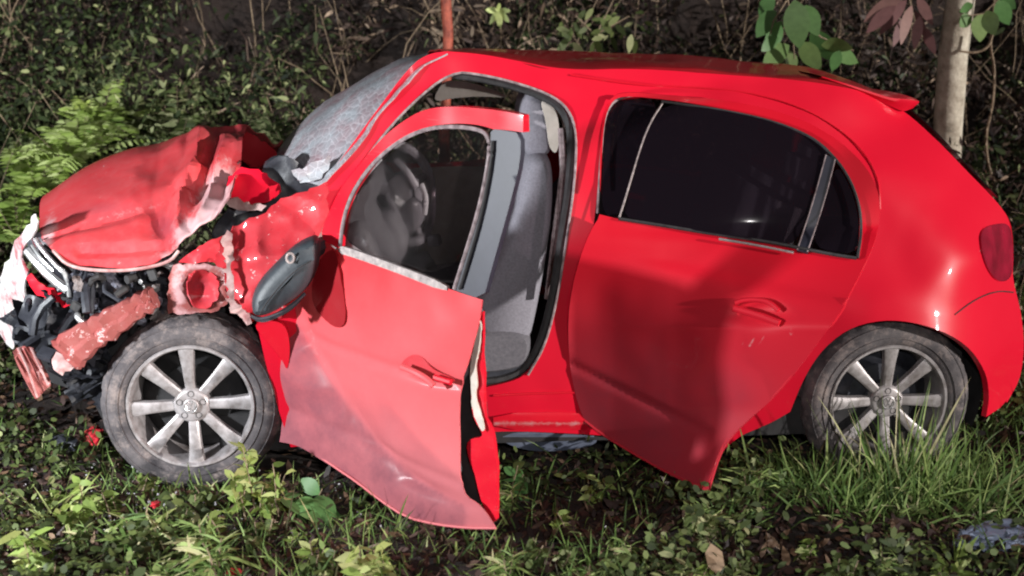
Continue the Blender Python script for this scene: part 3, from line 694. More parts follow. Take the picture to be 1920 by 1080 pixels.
# torn rear corner of the bonnet, curled back lump in clean red, dark underside
def crush(a, s, seed, ax=(1, 1, 1)):
    def f(p, v2=None):
        r = 2.6 * (cells(p, s, seed) - .4); r2 = 2.4 * (cells(p, s * 2.1, seed + 3) - .4); q = p.copy(); q[:, 1] -= a * r + a * .5 * r2; q[:, 2] += a * .5 * r; q[:, 0] += a * .4 * r2; return q
    return f
panel('bonnet_torn_corner', [(425, 330), (455, 312), (490, 322), (522, 345), (524, 360), (500, 380), (452, 384), (430, 372)], tps([(425, 350, .2), (455, 312, .34), (475, 345, .22), (524, 352, .30), (480, 384, .2)]) and (lambda a, b: L(a, b, .2 + .0011 * (384 - b) * 1.0 - .04 * np.cos((a - 475) / 32.))), M['paint_rear'], CAR, (), 7, .01, crush(.006, 9, 4), smooth_it=1, sharp=25, ragged=2.2)
panel('bonnet_hinge_fold', [(452, 246), (490, 262), (520, 285), (530, 318), (512, 330), (470, 305), (448, 290)], lambda a, b: L(a, b, .62 + (300 - b) * .002), M['paint_shaded'], CAR, (), 9, .01, crush(.015, 6, 8), smooth_it=1, sharp=25, ragged=2.2)
panel('bonnet_frame_strip', [(420, 376), (445, 370), (470, 380), (500, 382), (498, 392), (460, 396), (432, 392)], lambda a, b: L(a, b, .15 + 0 * a), M['bare'], CAR, (), 6, .006, crush(.006, 12, 2), smooth_it=1, sharp=25, ragged=2.2)
panel('cowl', [(500, 300), (540, 290), (600, 335), (612, 360), (560, 385), (505, 405), (440, 440), (380, 450), (420, 400), (480, 350)], lambda a, b: L(a, b, .26 + 0 * a), M['plastic'], CAR, (), 14, .02, crush(.02, 8, 5))
panel('scuttle_rag', [(540, 322), (585, 305), (625, 290), (618, 318), (590, 338), (560, 345)], lambda a, b: L(a, b, .14 + 0 * a), M['windscreen'], CAR, (), 8, .004, crush(.02, 14, 9), smooth_it=1, sharp=25, ragged=2.2)
# ------------------------------------------------------------------ crushed wing
wy = tps([(330, 490, .04), (440, 420, .10), (530, 370, .10), (600, 345, .09), (600, 440, .03), (480, 480, .0), (430, 590, .02), (470, 600, .02), (540, 520, -.02), (380, 470, .02), (520, 430, .03)])
panel('front_wing', [(335, 492), (345, 478), (400, 450), (442, 425), (500, 390), (540, 372), (600, 345), (612, 345), (618, 400), (600, 445), (590, 520), (560, 560), (505, 600), (470, 604), (445, 585), (425, 560), (424, 510), (400, 494), (335, 492)],
    lambda a, b: L(a, b, wy(a, b)), M['paint_crush'], CAR, (), 7, .005, crush(.034, 5.0, 3), 1, 22, 2.)
panel('wing_torn_edge', [(418, 440), (432, 430), (440, 470), (432, 500), (440, 540), (436, 575), (424, 560), (422, 500)], lambda a, b: L(a, b, wy(a, b) - .03), M['bare'], CAR, (), 6, .004, crush(.010, 14, 5), smooth_it=1, sharp=25, ragged=2.2)
panel('pillar_scrape', [(600, 412), (628, 398), (622, 430), (606, 462), (590, 450)], lambda a, b: L(a, b, side_y(a, b) - .02), M['bare'], CAR, (), 6, .004, crush(.006, 20, 5), smooth_it=1, sharp=25, ragged=2.2)
stw = panel('strut_tower', [(318, 498), (340, 494), (415, 496), (424, 520), (428, 586), (330, 588), (312, 588)], lambda a, b: L(a, b, .05 + .04 * np.clip(1 - np.hypot((a - 378) / 36, (b - 543) / 36), 0, 1) * 2), M['primer'], CAR, (), 7, .01, crush(.006, 10, 7), smooth_it=1, sharp=25, ragged=1.2)
mark(stw, 'wear', lambda a, c: .75 * blob(a, c, 335, 540, 22, 60) + .7 * blob(a, c, 385, 500, 50, 9) + .5 * blob(a, c, 415, 545, 10, 40) + .5 * blob(a, c, 380, 588, 50, 8))
srx = panel('strut_recess', [(350, 540), (352, 520), (368, 508), (392, 508), (408, 522), (410, 545), (404, 572), (380, 580), (360, 574)], lambda a, b: L(a, b, .038 + .05 * np.clip(1 - np.hypot((a - 380) / 34, (b - 543) / 40), 0, 1)), M['paint_crush'], CAR, (), 5, .006, crush(.010, 12, 3), smooth_it=1, sharp=22, ragged=1.5)
mark(srx, 'dirt_and_shade', lambda a, c: .8 * blob(a, c, 372, 535, 22, 16) + .5 * blob(a, c, 390, 562, 26, 6)); mark(srx, 'wear', lambda a, c: .6 * blob(a, c, 380, 556, 30, 5) + .4 * blob(a, c, 356, 560, 8, 20))
panel('sill_front_end', [(470, 604), (530, 600), (545, 640), (540, 700), (528, 672), (500, 640)], lambda a, b: L(a, b, .0 + 0 * a), M['paint'], CAR, (), 8, .02)
panel('wing_bracket', [(430, 560), (468, 585), (472, 604), (458, 612), (448, 590), (428, 588)], lambda a, b: L(a, b, .0 + 0 * a), M['bare'], CAR, (), 6, .01, crush(.008, 18, 7), smooth_it=1, sharp=25, ragged=2.2)
# ------------------------------------------------------------------ nose: engine bay, lamp, bumper
def rubble(name, poly, ya, yb, n, mat, s=(.03, .09), seed=1, shapes='bt'):
    rr = random.Random(seed); bm = bmesh.new(); P = np.array(poly); k = 0
    while k < n:
        a = rr.uniform(P[:, 0].min(), P[:, 0].max()); b = rr.uniform(P[:, 1].min(), P[:, 1].max())
        if not inside(poly, np.array([[a, b]]))[0]: continue
        k += 1; y = rr.uniform(ya, yb); c = Vector(L(a, b, y)); r3 = Matrix.Rotation(rr.random() * 3, 3, 'Y') @ Matrix.Rotation(rr.random() * 3, 3, 'X') @ Matrix.Rotation(rr.random() * 3, 3, 'Z')
        if rr.random() < .6: box_bm(bm, c, [rr.uniform(*s), rr.uniform(*s) * .7, rr.uniform(*s) * .4], r3, .004)
        else:
            d = r3 @ Vector((rr.uniform(s[0], s[1] * 1.6), 0, 0)); e = r3 @ Vector((0, rr.uniform(0, s[1]), 0)); tube_bm(bm, [c - d, c - d * .3 + e, c + d * .4 + e, c + d], rr.uniform(.006, .016), 7)
    return obj_bm(name, bm, mat, CAR)
bay = [(128, 508), (320, 500), (318, 590), (290, 620), (180, 640), (135, 590)]
panel('radiator_support', [(110, 500), (330, 495), (330, 600), (250, 640), (200, 700), (190, 745), (100, 720), (40, 690), (20, 600), (40, 540)], lambda a, b: L(a, b, .42 + 0 * a), M['dark'], CAR, (), 22, .05, crush(.03, 5, 5))
box('engine_block', L(230, 600, .75), (.5, .6, .4), M['engine'], CAR, Matrix.Rotation(.2, 3, 'Y'), .04)
bm = bmesh.new(); box_bm(bm, (0, 0, 0), (.30, .03, .24))
for k in range(26): box_bm(bm, (-.138 + k * .011, -.018, 0), (.004, .012, .22))
for z in (-.125, .125): box_bm(bm, (0, 0, z), (.33, .05, .03), None, .006)
o = obj_bm('radiator', bm, M['engine'], CAR); o.location = L(232, 556, .36); o.rotation_euler = (.25, .2, .5)
bm = bmesh.new(); box_bm(bm, (0, 0, 0), (.16, .13, .13), None, .012); box_bm(bm, (0, 0, .07), (.17, .14, .02), None, .005)
for x in (-.05, .05): lathe = bmesh.ops.create_cone(bm, cap_ends=True, segments=12, radius1=.011, radius2=.009, depth=.03, matrix=Matrix.Translation((x, 0, .095)))
o = obj_bm('battery', bm, M['plastic'], CAR); o.location = L(285, 545, .26); o.rotation_euler = (.1, .35, .2)
def sheets(name, poly, ya, yb, n, mat, s, seed):
    rr = random.Random(seed); bm = bmesh.new(); P = np.array(poly); k = 0
    while k < n:
        a = rr.uniform(P[:, 0].min(), P[:, 0].max()); b_ = rr.uniform(P[:, 1].min(), P[:, 1].max())
        if not inside(poly, np.array([[a, b_]]))[0]: continue
        k += 1; c = Vector(L(a, b_, rr.uniform(ya, yb))); r3 = Matrix.Rotation(rr.uniform(0, 6.28), 3, 'Y') @ Matrix.Rotation(rr.gauss(0, .6), 3, 'X') @ Matrix.Rotation(rr.gauss(0, .6), 3, 'Z')
        w_, l_ = rr.uniform(*s), rr.uniform(*s) * rr.choice((.4, .8, 1.2)); g = 6; bend = rr.gauss(0, .5); vs = []
        for i in range(g + 1):
            for j in range(g + 1):
                u, q_ = i / g - .5, j / g - .5; p = Vector((u * w_ * (1 + rr.gauss(0, .06)), 0, q_ * l_ * (1 + rr.gauss(0, .08)))); p.y = w_ * (bend * u * u * 2 + .35 * (noise.voronoi(Vector((u * 2.5 + k * 3.1, q_ * 2.5, seed)))[0][0] - .4)); vs.append(bm.verts.new(c + r3 @ p))
        for i in range(g):
            for j in range(g):
                if rr.random() < .06 and (i in (0, g - 1) or j in (0, g - 1)): continue
                bm.faces.new((vs[i * (g + 1) + j], vs[i * (g + 1) + j + 1], vs[(i + 1) * (g + 1) + j + 1], vs[(i + 1) * (g + 1) + j]))
    bmesh.ops.solidify(bm, geom=bm.faces[:], thickness=.003)
    o_ = obj_bm(name, bm, mat, CAR, True, 25); o_['kind'] = 'stuff'; return o_
sheets('engine_parts', bay, .08, .30, 30, M['engine'], (.05, .14), 3)
sheets('torn_metal', bay, .02, .16, 9, M['grey_trim'], (.02, .06), 23)
sheets('torn_bumper_plastic', [(30, 560), (140, 560), (190, 640), (190, 740), (110, 735), (90, 680), (30, 640)], .06, .30, 26, M['plastic'], (.06, .16), 24)
bm = bmesh.new(); lathe_bm(bm, [(.05, 0), (.062, .004), (.066, .02), (.06, .04), (.02, .03), (.0001, .03)], 28); lathe_bm(bm, [(.0001, -.004), (.014, -.004), (.018, .01), (.018, .03)], 16)
o = obj_bm('belt_pulley', bm, M['engine'], CAR); o.location = L(190, 545, .1); o.rotation_euler = (.2, 0, -.3)
rubble('engine_parts', bay, .10, .34, 22, M['engine'], (.02, .06), 3)
rubble('engine_hoses', bay, .04, .3, 16, M['plastic'], (.02, .065), 4)
rubble('broken_plastic_parts', [(30, 560), (140, 560), (190, 640), (190, 740), (110, 735), (90, 680), (30, 640)], .08, .36, 22, M['plastic'], (.02, .07), 5)
rubble('metal_scraps', bay, .02, .2, 22, M['chrome'], (.008, .026), 8)
rubble('wiring', [(125, 500), (330, 498), (330, 600), (130, 640)], .02, .16, 14, M['rubber'], (.02, .06), 9)
for o_ in CAR.children:
    if o_.name.split('.')[0] in ('engine_parts', 'engine_hoses', 'metal_scraps', 'broken_plastic_parts', 'wiring', 'broken_dash_bits'): o_['kind'] = 'stuff'
# crash beam running diagonally, with its pale crumpled foot
beam = [(288, 560, .02), (250, 580, .015), (205, 610, .0), (160, 635, -.02), (122, 668, -.03)]
bm = bmesh.new(); rings = []
for (a, b, y), h in zip(chaikin(beam, 2, False), np.linspace(.030, .062, 99)):
    c = Vector(L(a, b, y)); rings.append((c, h))
rings = [(c, .032 + .034 * i / (len(rings) - 1)) for i, (c, h) in enumerate(rings)]
prev = None
for i, (c, h) in enumerate(rings):
    t = (rings[min(i + 1, len(rings) - 1)][0] - rings[max(i - 1, 0)][0]).normalized(); u = t.cross(Vector((0, 1, 0))).normalized()
    c = c + u * (.006 * math.sin(i * 2.7)) + Vector((0, .008 * math.sin(i * 1.7), 0))
    h *= 1 + .04 * math.sin(i * .9); ring = [bm.verts.new(c + u * (h * x) + Vector((0, yy, 0))) for x, yy in ((-1, 0), (-.75, -.02), (-.1, -.012), (.15, -.026), (.8, -.018), (1, .01), (.9, .06), (-.9, .06))]
    if prev:
        for k in range(8): bm.faces.new((prev[k], prev[(k + 1) % 8], ring[(k + 1) % 8], ring[k]))
    else: bm.faces.new(ring)
    prev = ring
bm.faces.new(prev[::-1]); obj_bm('crash_beam', bm, M['primer'], CAR, True, 25)
panel('crash_beam_foot', [(98, 668), (112, 655), (126, 672), (138, 690), (130, 698), (112, 700), (96, 694)], lambda a, b: L(a, b, -.03 + 0 * a), M['bare'], CAR, (), 6, .04, crush(.008, 20, 5), smooth_it=1, sharp=25, ragged=2.2)
# headlamp: shell, strips
panel('headlamp_housing', [(50, 455), (66, 432), (78, 440), (98, 470), (128, 505), (132, 545), (110, 536), (78, 510), (56, 485)], lambda a, b: L(a, b, .24 + 0 * a), M['plastic'], CAR, (), 9, .06, crush(.012, 10, 5))
for i, (pl, r) in enumerate((([(52, 470, .2), (70, 492, .17), (96, 520, .15), (128, 544, .13)], .017), ([(66, 448, .2), (84, 474, .17), (106, 498, .14), (122, 512, .12)], .009), ([(60, 460, .2), (76, 484, .16), (100, 508, .14)], .006), ([(118, 505, .1), (128, 530, .1), (130, 556, .1)], .008))):
    tube('headlamp_reflector', [L(*p) for p in chaikin(pl, 2, False)], r, M['chrome'], CAR)
panel('headlamp_lens_shard', [(58, 440), (70, 428), (82, 448), (100, 475), (118, 500), (104, 500), (80, 478), (62, 458)], lambda a, b: L(a, b, .12 + 0 * a), M['clear'], CAR, (), 10, .004)
panel('grille_strip', [(48, 520), (58, 512), (90, 540), (128, 558), (134, 580), (100, 566), (60, 545)], lambda a, b: L(a, b, .18 + 0 * a), M['paint'], CAR, (), 8, .02, crush(.008, 10, 5), smooth_it=1, sharp=25, ragged=2.2)
by = lambda a, b: .50 - .0042 * a + .0006 * (b - 500)
panel('front_bumper_skin', [(70, 400), (50, 425), (25, 462), (8, 500), (-12, 545), (-14, 590), (0, 612), (10, 640), (22, 660), (32, 630), (44, 590), (46, 545), (54, 505), (42, 480), (56, 450), (72, 428)], lambda a, b: L(a, b, by(a, b)), M['white_glare_scrape'], CAR, (), 8, .006, crush(.014, 8, 5), 1, 25, 2.5)
panel('bumper_liner', [(40, 560), (60, 550), (130, 590), (150, 640), (110, 700), (98, 690), (80, 645), (30, 650), (20, 620), (35, 600)], lambda a, b: L(a, b, .25 + 0 * a), M['plastic'], CAR, (), 10, .02, crush(.03, 6, 2))
# ribbed bumper shard hanging down
shard = lambda a, b: L(a, b, .10 + .006 * np.sin((a * .9 - b * .42) * .55))
panel('bumper_shard', [(24, 655), (48, 648), (66, 655), (84, 690), (98, 720), (80, 736), (68, 752), (58, 735), (40, 700), (28, 675)], shard, M['primer'], CAR, (), 5, .005, None, 1)
tube('bumper_rib', [L(a, b, .08) for a, b in ((34, 652), (52, 690), (70, 745))], .004, M['bare'], CAR, 5); tube('bumper_rib', [L(a, b, .08) for a, b in ((58, 652), (76, 690), (90, 722))], .004, M['bare'], CAR, 5)
# inner wheelhouse behind the front wheel
panel('wheelhouse', [(180, 620), (260, 580), (440, 570), (540, 610), (560, 840), (180, 850)], lambda a, b: L(a, b, .27 + 0 * a), M['dark'], CAR, (), 30, .04)
# ------------------------------------------------------------------ open front door
h0 = L(548, 700, .01); ang = R(43); ddir = np.array([math.cos(ang), -math.sin(ang), 0]); dn = np.array([-math.sin(ang), -math.cos(ang), .0]); dn /= np.linalg.norm(dn)
dn[2] = .06   # the door leans in a little towards its top
dn /= np.linalg.norm(dn)
bul = tps([(600, 450, 0), (905, 563, 0), (932, 990, 0), (530, 700, 0), (530, 830, -.0), (750, 720, .035), (660, 650, .02), (830, 640, .025), (700, 880, .02), (620, 760, .0), (560, 620, .0), (850, 900, .02), (900, 800, .005)])
def DOOR(off=0., bulge=1.):
    def f(a, b):
        p = Lplane(a, b, h0 + off * dn, dn); s = bulge * bul(a, b) if bulge else 0
        return p + np.asarray(s)[..., None] * dn if np.ndim(s) else p + s * dn
    return f
door = bpy.data.objects.new('front_door', None); COL.objects.link(door); door.parent = CAR
def dcrease(p, v2):
    q = p.copy(); a, b = v2[:, 0], v2[:, 1]
    # the pressed shoulder line and the lower rub line
    s1 = b - (640 + (a - 600) * .30); s2 = b - (800 + (a - 620) * .42)
    k = -.008 * np.exp(-(s1 / 9) ** 2) - .006 * np.exp(-(s2 / 9) ** 2) - .018 * np.exp(-(((a - 812) / 34) ** 2 + ((b - (695 + (a - 812) * .35)) / 14) ** 2))
    k += .006 * nz(p, 5, 4, 2) + .02 * np.clip((650 - a) / 100, 0, 1) * ridges(p, 5, 7)
    cv = a - np.interp(b, [540, 600, 680, 760, 830, 900, 950], [545, 560, 600, 650, 705, 780, 870])
    k -= .034 * np.exp(-(np.abs(cv) / 34) ** 1.4) * np.clip((b - 520) / 80, 0, 1) * np.clip((960 - b) / 60, 0, 1)
    k += .010 * np.exp(-((a - 640) / 12) ** 2 - ((b - 760) / 60) ** 2)
    return q + k[:, None] * dn
door_out = [(628, 466), (628, 466), (700, 492), (780, 517), (838, 538), (905, 562), (905, 562), (903, 600), (893, 640), (884, 680), (868, 720), (866, 790), (868, 850), (870, 925), (905, 948), (930, 992), (930, 992), (880, 990), (825, 982), (770, 968), (720, 935), (680, 905), (630, 875), (590, 850), (560, 834), (532, 826), (532, 826), (530, 700), (538, 610), (552, 560), (575, 520), (590, 470), (605, 448)]
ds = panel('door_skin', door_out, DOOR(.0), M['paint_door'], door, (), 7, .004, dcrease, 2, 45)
def door_shade_and_dirt(a, c):  # curved cast shadow painted into the colour, blotchy dirt with it
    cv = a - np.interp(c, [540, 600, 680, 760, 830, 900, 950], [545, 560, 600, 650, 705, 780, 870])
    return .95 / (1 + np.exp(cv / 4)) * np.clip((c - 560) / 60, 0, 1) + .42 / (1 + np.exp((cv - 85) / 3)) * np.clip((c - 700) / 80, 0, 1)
mark(ds, 'dirt_and_shade', door_shade_and_dirt); mark(ds, 'wear', lambda a, c: .35 * blob(a, c, 590, 650, 25, 70, -.4))
panel('door_inner_frame', [(905, 566), (905, 640), (906, 700), (908, 780), (920, 800), (930, 850), (931, 925), (933, 988), (905, 950), (892, 900), (880, 860), (874, 832), (884, 822), (902, 820), (904, 812), (890, 790), (884, 760), (884, 715), (890, 690), (896, 640)], DOOR(-.02, 0), M['paint'], door, (), 7, .012, lambda p, v: p + (.006 * nz(p, 14, 3))[:, None] * dn, 1)
panel('door_torn_flange', [(897, 598), (903, 610), (896, 660), (890, 690), (894, 720), (890, 745), (902, 780), (908, 805), (902, 810), (884, 770), (883, 720), (880, 690), (890, 640)], DOOR(-.008, 0), M['liner'], door, (), 5, .006, crush(.003, 30, 2), 1)
panel('door_cavity', [(875, 700), (900, 690), (915, 800), (912, 955), (865, 930), (862, 740)], DOOR(-.06, 0), M['dark'], door, (), 14, .01)
panel('door_inner_panel', [(640, 480), (840, 548), (900, 572), (895, 660), (868, 760), (870, 900), (760, 940), (640, 850), (560, 800), (560, 600)], DOOR(-.07, .3), M['seat_dark'], door, (), 30, .03)
def hem(pts, fn, r, mat, par, it=0): return tube('door_hem', [fn(np.array(a), np.array(c)) for a, c in (chaikin(pts, it, False) if it else dense(pts, 14)[:-max(1, int(math.dist(pts[0], pts[-1]) / 14))])], r, mat, par, 6)
hem([(532, 824), (560, 832), (590, 848), (630, 873), (680, 903), (720, 933), (770, 966), (825, 980), (880, 988), (929, 990)], DOOR(.002), .0045, M['paint_door'], door, 1)
def dl(pts, off=.006, it=2, bulge=0): return [DOOR(off, bulge)(np.array(a), np.array(b)) for a, b in chaikin(pts, it, False)]
panel('door_belt_trim', [(634, 464), (644, 461), (740, 496), (838, 533), (838, 549), (740, 510), (660, 482), (636, 475)], DOOR(.014, 0), M['grey_trim'], door, (), 6, .012, None, 1)
fr_out = [(600, 448), (610, 410), (640, 350), (680, 300), (725, 250), (765, 220), (800, 204), (840, 199), (900, 203), (950, 209), (980, 216), (980, 216), (980, 248), (980, 248), (945, 243), (925, 243), (918, 240), (890, 233), (850, 231), (800, 237), (755, 255), (715, 285), (680, 322), (652, 370), (638, 420), (634, 466), (634, 466)]
panel('door_window_frame', fr_out, DOOR(.0, 0), M['paint'], door, (), 8, .03, lambda p, v: p + (.006 * nz(p, 9, 6))[:, None] * dn)
panel('door_rear_post', [(920, 242), (945, 244), (976, 250), (976, 300), (962, 360), (940, 440), (920, 510), (906, 562), (850, 545), (850, 545), (868, 490), (890, 420), (908, 350), (917, 300), (920, 265)], DOOR(.004, 0), M['post'], door, (), 9, .02, None, 1)
tube('window_channel', dl([(852, 542), (870, 485), (892, 415), (908, 350), (917, 295), (918, 262), (905, 243), (850, 236), (800, 241), (757, 259), (717, 289), (683, 326), (656, 372), (642, 420), (638, 462)], .004), .0065, M['seal_light'], door, 6)
tube('window_seal', dl([(862, 542), (880, 485), (900, 415), (914, 350), (923, 295), (924, 264)], .010), .0055, M['rubber'], door, 6)
panel('door_glass', [(640, 462), (650, 400), (690, 325), (760, 262), (850, 238), (905, 245), (915, 290), (905, 350), (850, 535)], DOOR(-.006, 0), M['clear'], door, (), 30, .003)
# handle: dark recess and a grip
panel('handle_recess', [(766, 676), (785, 660), (805, 664), (822, 690), (858, 706), (860, 716), (830, 714), (790, 700), (768, 688)], DOOR(.004), M['paint_crush'], door, (), 6, .004)
tube('door_handle', dl([(768, 684), (788, 692), (806, 702), (818, 712), (824, 720)], .035, 2, 1), [.008] + [.011] * 20 if False else .0105, M['paint_door'], door)
tube('handle_end', dl([(826, 704), (842, 710), (854, 714)], .02, 1, 1), .010, M['paint'], door)
# shaded red mirror mount at the front corner of the door
panel('door_front_corner', [(592, 500), (612, 470), (630, 468), (640, 520), (652, 580), (648, 612), (630, 615), (600, 590), (582, 560)], DOOR(.012, .5), M['paint_shaded'], door, (), 8, .01, crush(.004, 12, 3))
mir_o = pillow('door_mirror', [(470, 590), (474, 560), (492, 530), (522, 500), (548, 474), (575, 458), (592, 455), (594, 480), (588, 515), (570, 548), (540, 572), (505, 592), (482, 598)], -.20, -.05, M['mirror_shell'], door, 30, 9)
tube('mirror_ring', [L(544 + 7 * math.cos(a), 484 + 9 * math.sin(a), -.205) for a in np.linspace(0, 6.28, 17)], .004, M['grey_trim'], door, 5)
tube('mirror_seam', [L(a, b, -.207) for a, b in chaikin([(486, 590), (505, 560), (530, 530), (556, 505), (584, 488)], 2, False)], .0022, M['dark'], door, 5)
panel('mirror_glass_edge', [(474, 592), (500, 598), (540, 582), (566, 560), (556, 574), (530, 592), (496, 606), (478, 602)], lambda a, b: L(a, b, -.13 + 0 * a), M['plastic'], door, (), 6, .01)
tube('mirror_edge', [L(a, b, -.16) for a, b in chaikin([(470, 592), (485, 600), (515, 592), (548, 572), (572, 550)], 2, False)], .006, M['plastic'], door, 6)
tube('mirror_arm', [L(580, 470, -.12), L(612, 455, -.03)], [.035, .025], M['plastic'], door)
# ------------------------------------------------------------------ rear door, ajar and bent out at its foot
rear_y = tps([(1150, 182, .19), (1300, 186, .19), (1440, 213, .18), (1560, 262, .15), (1650, 360, .09), (1640, 450, .03), (1590, 560, -.05), (1125, 300, .11), (1110, 430, .03), (1070, 600, -.03), (1068, 700, -.035), (1100, 800, -.03),
    (1350, 430, -.05), (1500, 470, -.03), (1300, 560, -.13), (1200, 500, -.03), (1480, 700, -.13), (1400, 780, -.24), (1352, 845, -.36), (1325, 918, -.42), (1180, 845, -.17), (1240, 700, -.19), (1160, 640, -.09), (1250, 885, -.29), (1340, 700, -.16), (1420, 560, -.07)])
def rear_y(a, b):
    a = np.asarray(a, float); b = np.asarray(b, float)
    tum = .17 * np.clip((455 - b) / 265, 0, 1) ** 1.35
    sl = .25 + .27 * np.clip((b - 430) / 180, 0, 1)
    fl = .16 * np.clip((b - 760) / 160, 0, 1) ** 1.5
    return .01 + tum - sl * (np.clip(a - 1072, 0, 900) / 545) ** 1.05 - fl * np.clip((a - 1120) / 200, 0, 1) - .018 * np.exp(-(((a - 1370) / 260) ** 2 + ((b - 500) / 150) ** 2))
RD = lambda a, b: L(a, b, rear_y(a, b))
def RDo(off): return lambda a, b: L(a, b, rear_y(a, b) - off)
rdoor = bpy.data.objects.new('rear_door', None); COL.objects.link(rdoor); rdoor.parent = CAR
win = [(1148, 186), (1180, 180), (1260, 188), (1350, 203), (1440, 222), (1510, 248), (1550, 275), (1590, 325), (1612, 380), (1616, 430), (1608, 484), (1608, 484), (1560, 478), (1500, 466), (1420, 452), (1340, 441), (1250, 426), (1160, 411), (1124, 402), (1124, 402), (1127, 320), (1132, 225)]
rd_out = [(1128, 402), (1124, 330), (1128, 220), (1146, 180), (1180, 172), (1260, 180), (1350, 186), (1440, 203), (1520, 230), (1580, 268), (1625, 312), (1648, 355), (1654, 400), (1645, 450), (1620, 505), (1592, 558), (1550, 615), (1500, 685), (1458, 740), (1400, 785), (1362, 825), (1344, 862), (1326, 920), (1326, 920), (1290, 905), (1240, 882), (1180, 848), (1125, 814), (1095, 790), (1078, 740), (1067, 680), (1064, 600), (1072, 540), (1088, 480), (1108, 430)]
def rcrease(p, v2):
    q = p.copy(); a, b = v2[:, 0], v2[:, 1]
    s1 = b - (690 + (a - 1085) * .50 + 0 * a); k = .010 * np.exp(-(s1 / 7) ** 2) * (a < 1330)
    s2 = b - (498 + (a - 1250) * .20); k += -.008 * np.tanh(s2 / 8) * np.clip((a - 1150) / 100, 0, 1)
    d = ((a - 1425) / 48) ** 2 + ((b - 590) / 22) ** 2; k += .026 * np.exp(-d ** 1.5)
    k += .007 * nz(p, 4, 14, 2) + .012 * np.exp(-(((a - 1130) / 40) ** 2 + ((b - 560) / 60) ** 2))
    q[:, 1] += k; return q
ds = panel('door_skin', rd_out, RD, M['paint_rdoor'], rdoor, [win], 8, .012, rcrease, 2, 50)
mark(ds, 'wear', lambda a, c: .55 * blob(a, c, 1415, 640, 40, 30) * (np.sin(a * .37 + c * .11) > .3) + .5 * blob(a, c, 1482, 620, 5, 20) + .3 * blob(a, c, 1150, 490, 14, 12))
mark(ds, 'dirt_and_shade', lambda a, c: .65 * np.clip((c - 520) / 220, 0, 1) * np.clip((1420 - a) / 200, 0, 1) + .3 * blob(a, c, 1380, 740, 70, 60))  # lower left darkened, shade on the door painted into its colour
tube('door_hem', [L(a, c, rear_y(a, c) - .002) for a, c in chaikin([(1096, 789), (1125, 812), (1180, 846), (1240, 880), (1290, 903), (1325, 917)], 1, False)], .0045, M['paint_rdoor'], rdoor, 6)
tube('door_hem', [L(a, c, rear_y(a, c) - .002) for a, c in chaikin([(1325, 917), (1343, 862), (1361, 824), (1400, 784), (1457, 739), (1500, 684), (1550, 614), (1591, 558)], 1, False)], .0035, M['paint_rdoor'], rdoor, 6)
rglass = [(1240, 190), (1350, 206), (1440, 225), (1510, 251), (1548, 278), (1556, 292), (1500, 466), (1420, 450), (1340, 438), (1250, 424), (1162, 410), (1180, 340), (1205, 260)]
panel('door_glass', rglass, lambda a, c: L(a, c, rear_y(a, c) + .03 - .035 * (1 - ((a - 1370) / 220) ** 2) - .015 * (1 - ((c - 330) / 150) ** 2)), M['tinted'], rdoor, (), 12, .004)
panel('quarter_glass', [(1566, 305), (1590, 340), (1606, 385), (1611, 430), (1606, 480), (1520, 466), (1540, 395)], RDo(-.012), M['tinted'], rdoor, (), 20, .004)
panel('front_glass_gap', [(1134, 225), (1150, 192), (1185, 186), (1240, 190), (1205, 260), (1180, 340), (1160, 408), (1128, 402), (1130, 320)], RDo(-.04), M['tinted'], rdoor, (), 20, .003)
tube('glass_front_edge', [L(a, b, rear_y(a, b) + .004) for a, b in chaikin([(1243, 192), (1222, 225), (1205, 265), (1185, 330), (1170, 380), (1161, 408)], 2, False)], .0035, M['grey_trim'], rdoor, 5)
panel('glass_divider', [(1548, 290), (1566, 296), (1545, 380), (1514, 474), (1494, 470), (1524, 380)], RDo(.004), M['post'], rdoor, (), 8, .012, None, 0)
for q_ in ([(1549, 290), (1524, 380), (1495, 468)], [(1566, 298), (1545, 380), (1514, 472)]): tube('divider_edge', [L(a, b, rear_y(a, b) - .006) for a, b in chaikin(q_, 1, False)], .0022, M['seal_light'], rdoor, 5)
tube('window_seal', [L(a, b, rear_y(a, b) - .004) for a, b in chaikin([(1160, 410), (1250, 424), (1340, 439), (1420, 450), (1500, 465), (1560, 477), (1606, 484)], 1, False)], .006, M['rubber'], rdoor, 6)
tube('belt_chrome', [L(a, b, rear_y(a, b) - .012) for a, b in chaikin([(1348, 448), (1420, 460), (1488, 474)], 1, False)], .0045, M['chrome'], rdoor, 6)
tube('window_seal', [L(a, b, rear_y(a, b) - .004) for a, b in chaikin([(1240, 190), (1350, 205), (1440, 224), (1510, 250), (1550, 278), (1590, 327), (1612, 384), (1616, 432), (1608, 484)], 2, False)], .0045, M['rubber'], rdoor, 6)
tube('door_handle', [L(a, b, rear_y(a, b) - .018) for a, b in chaikin([(1378, 568), (1395, 562), (1425, 562), (1445, 568), (1460, 582)], 2, False)], .008, M['paint_rdoor'], rdoor, 8)
tube('door_handle_grip', [L(a, b, rear_y(a, b) - .010) for a, b in chaikin([(1376, 578), (1420, 590), (1462, 606)], 1, False)], .012, M['paint_rdoor'], rdoor, 8)
# scuffs and fuel of small creases at the quarter panel
tube('rear_bumper_seam', [L(a, b, side_y(a, b) - .004) for a, b in chaikin([(1790, 590), (1830, 560), (1870, 545), (1900, 548)], 2, False)], .0025, M['dark'], CAR, 5)
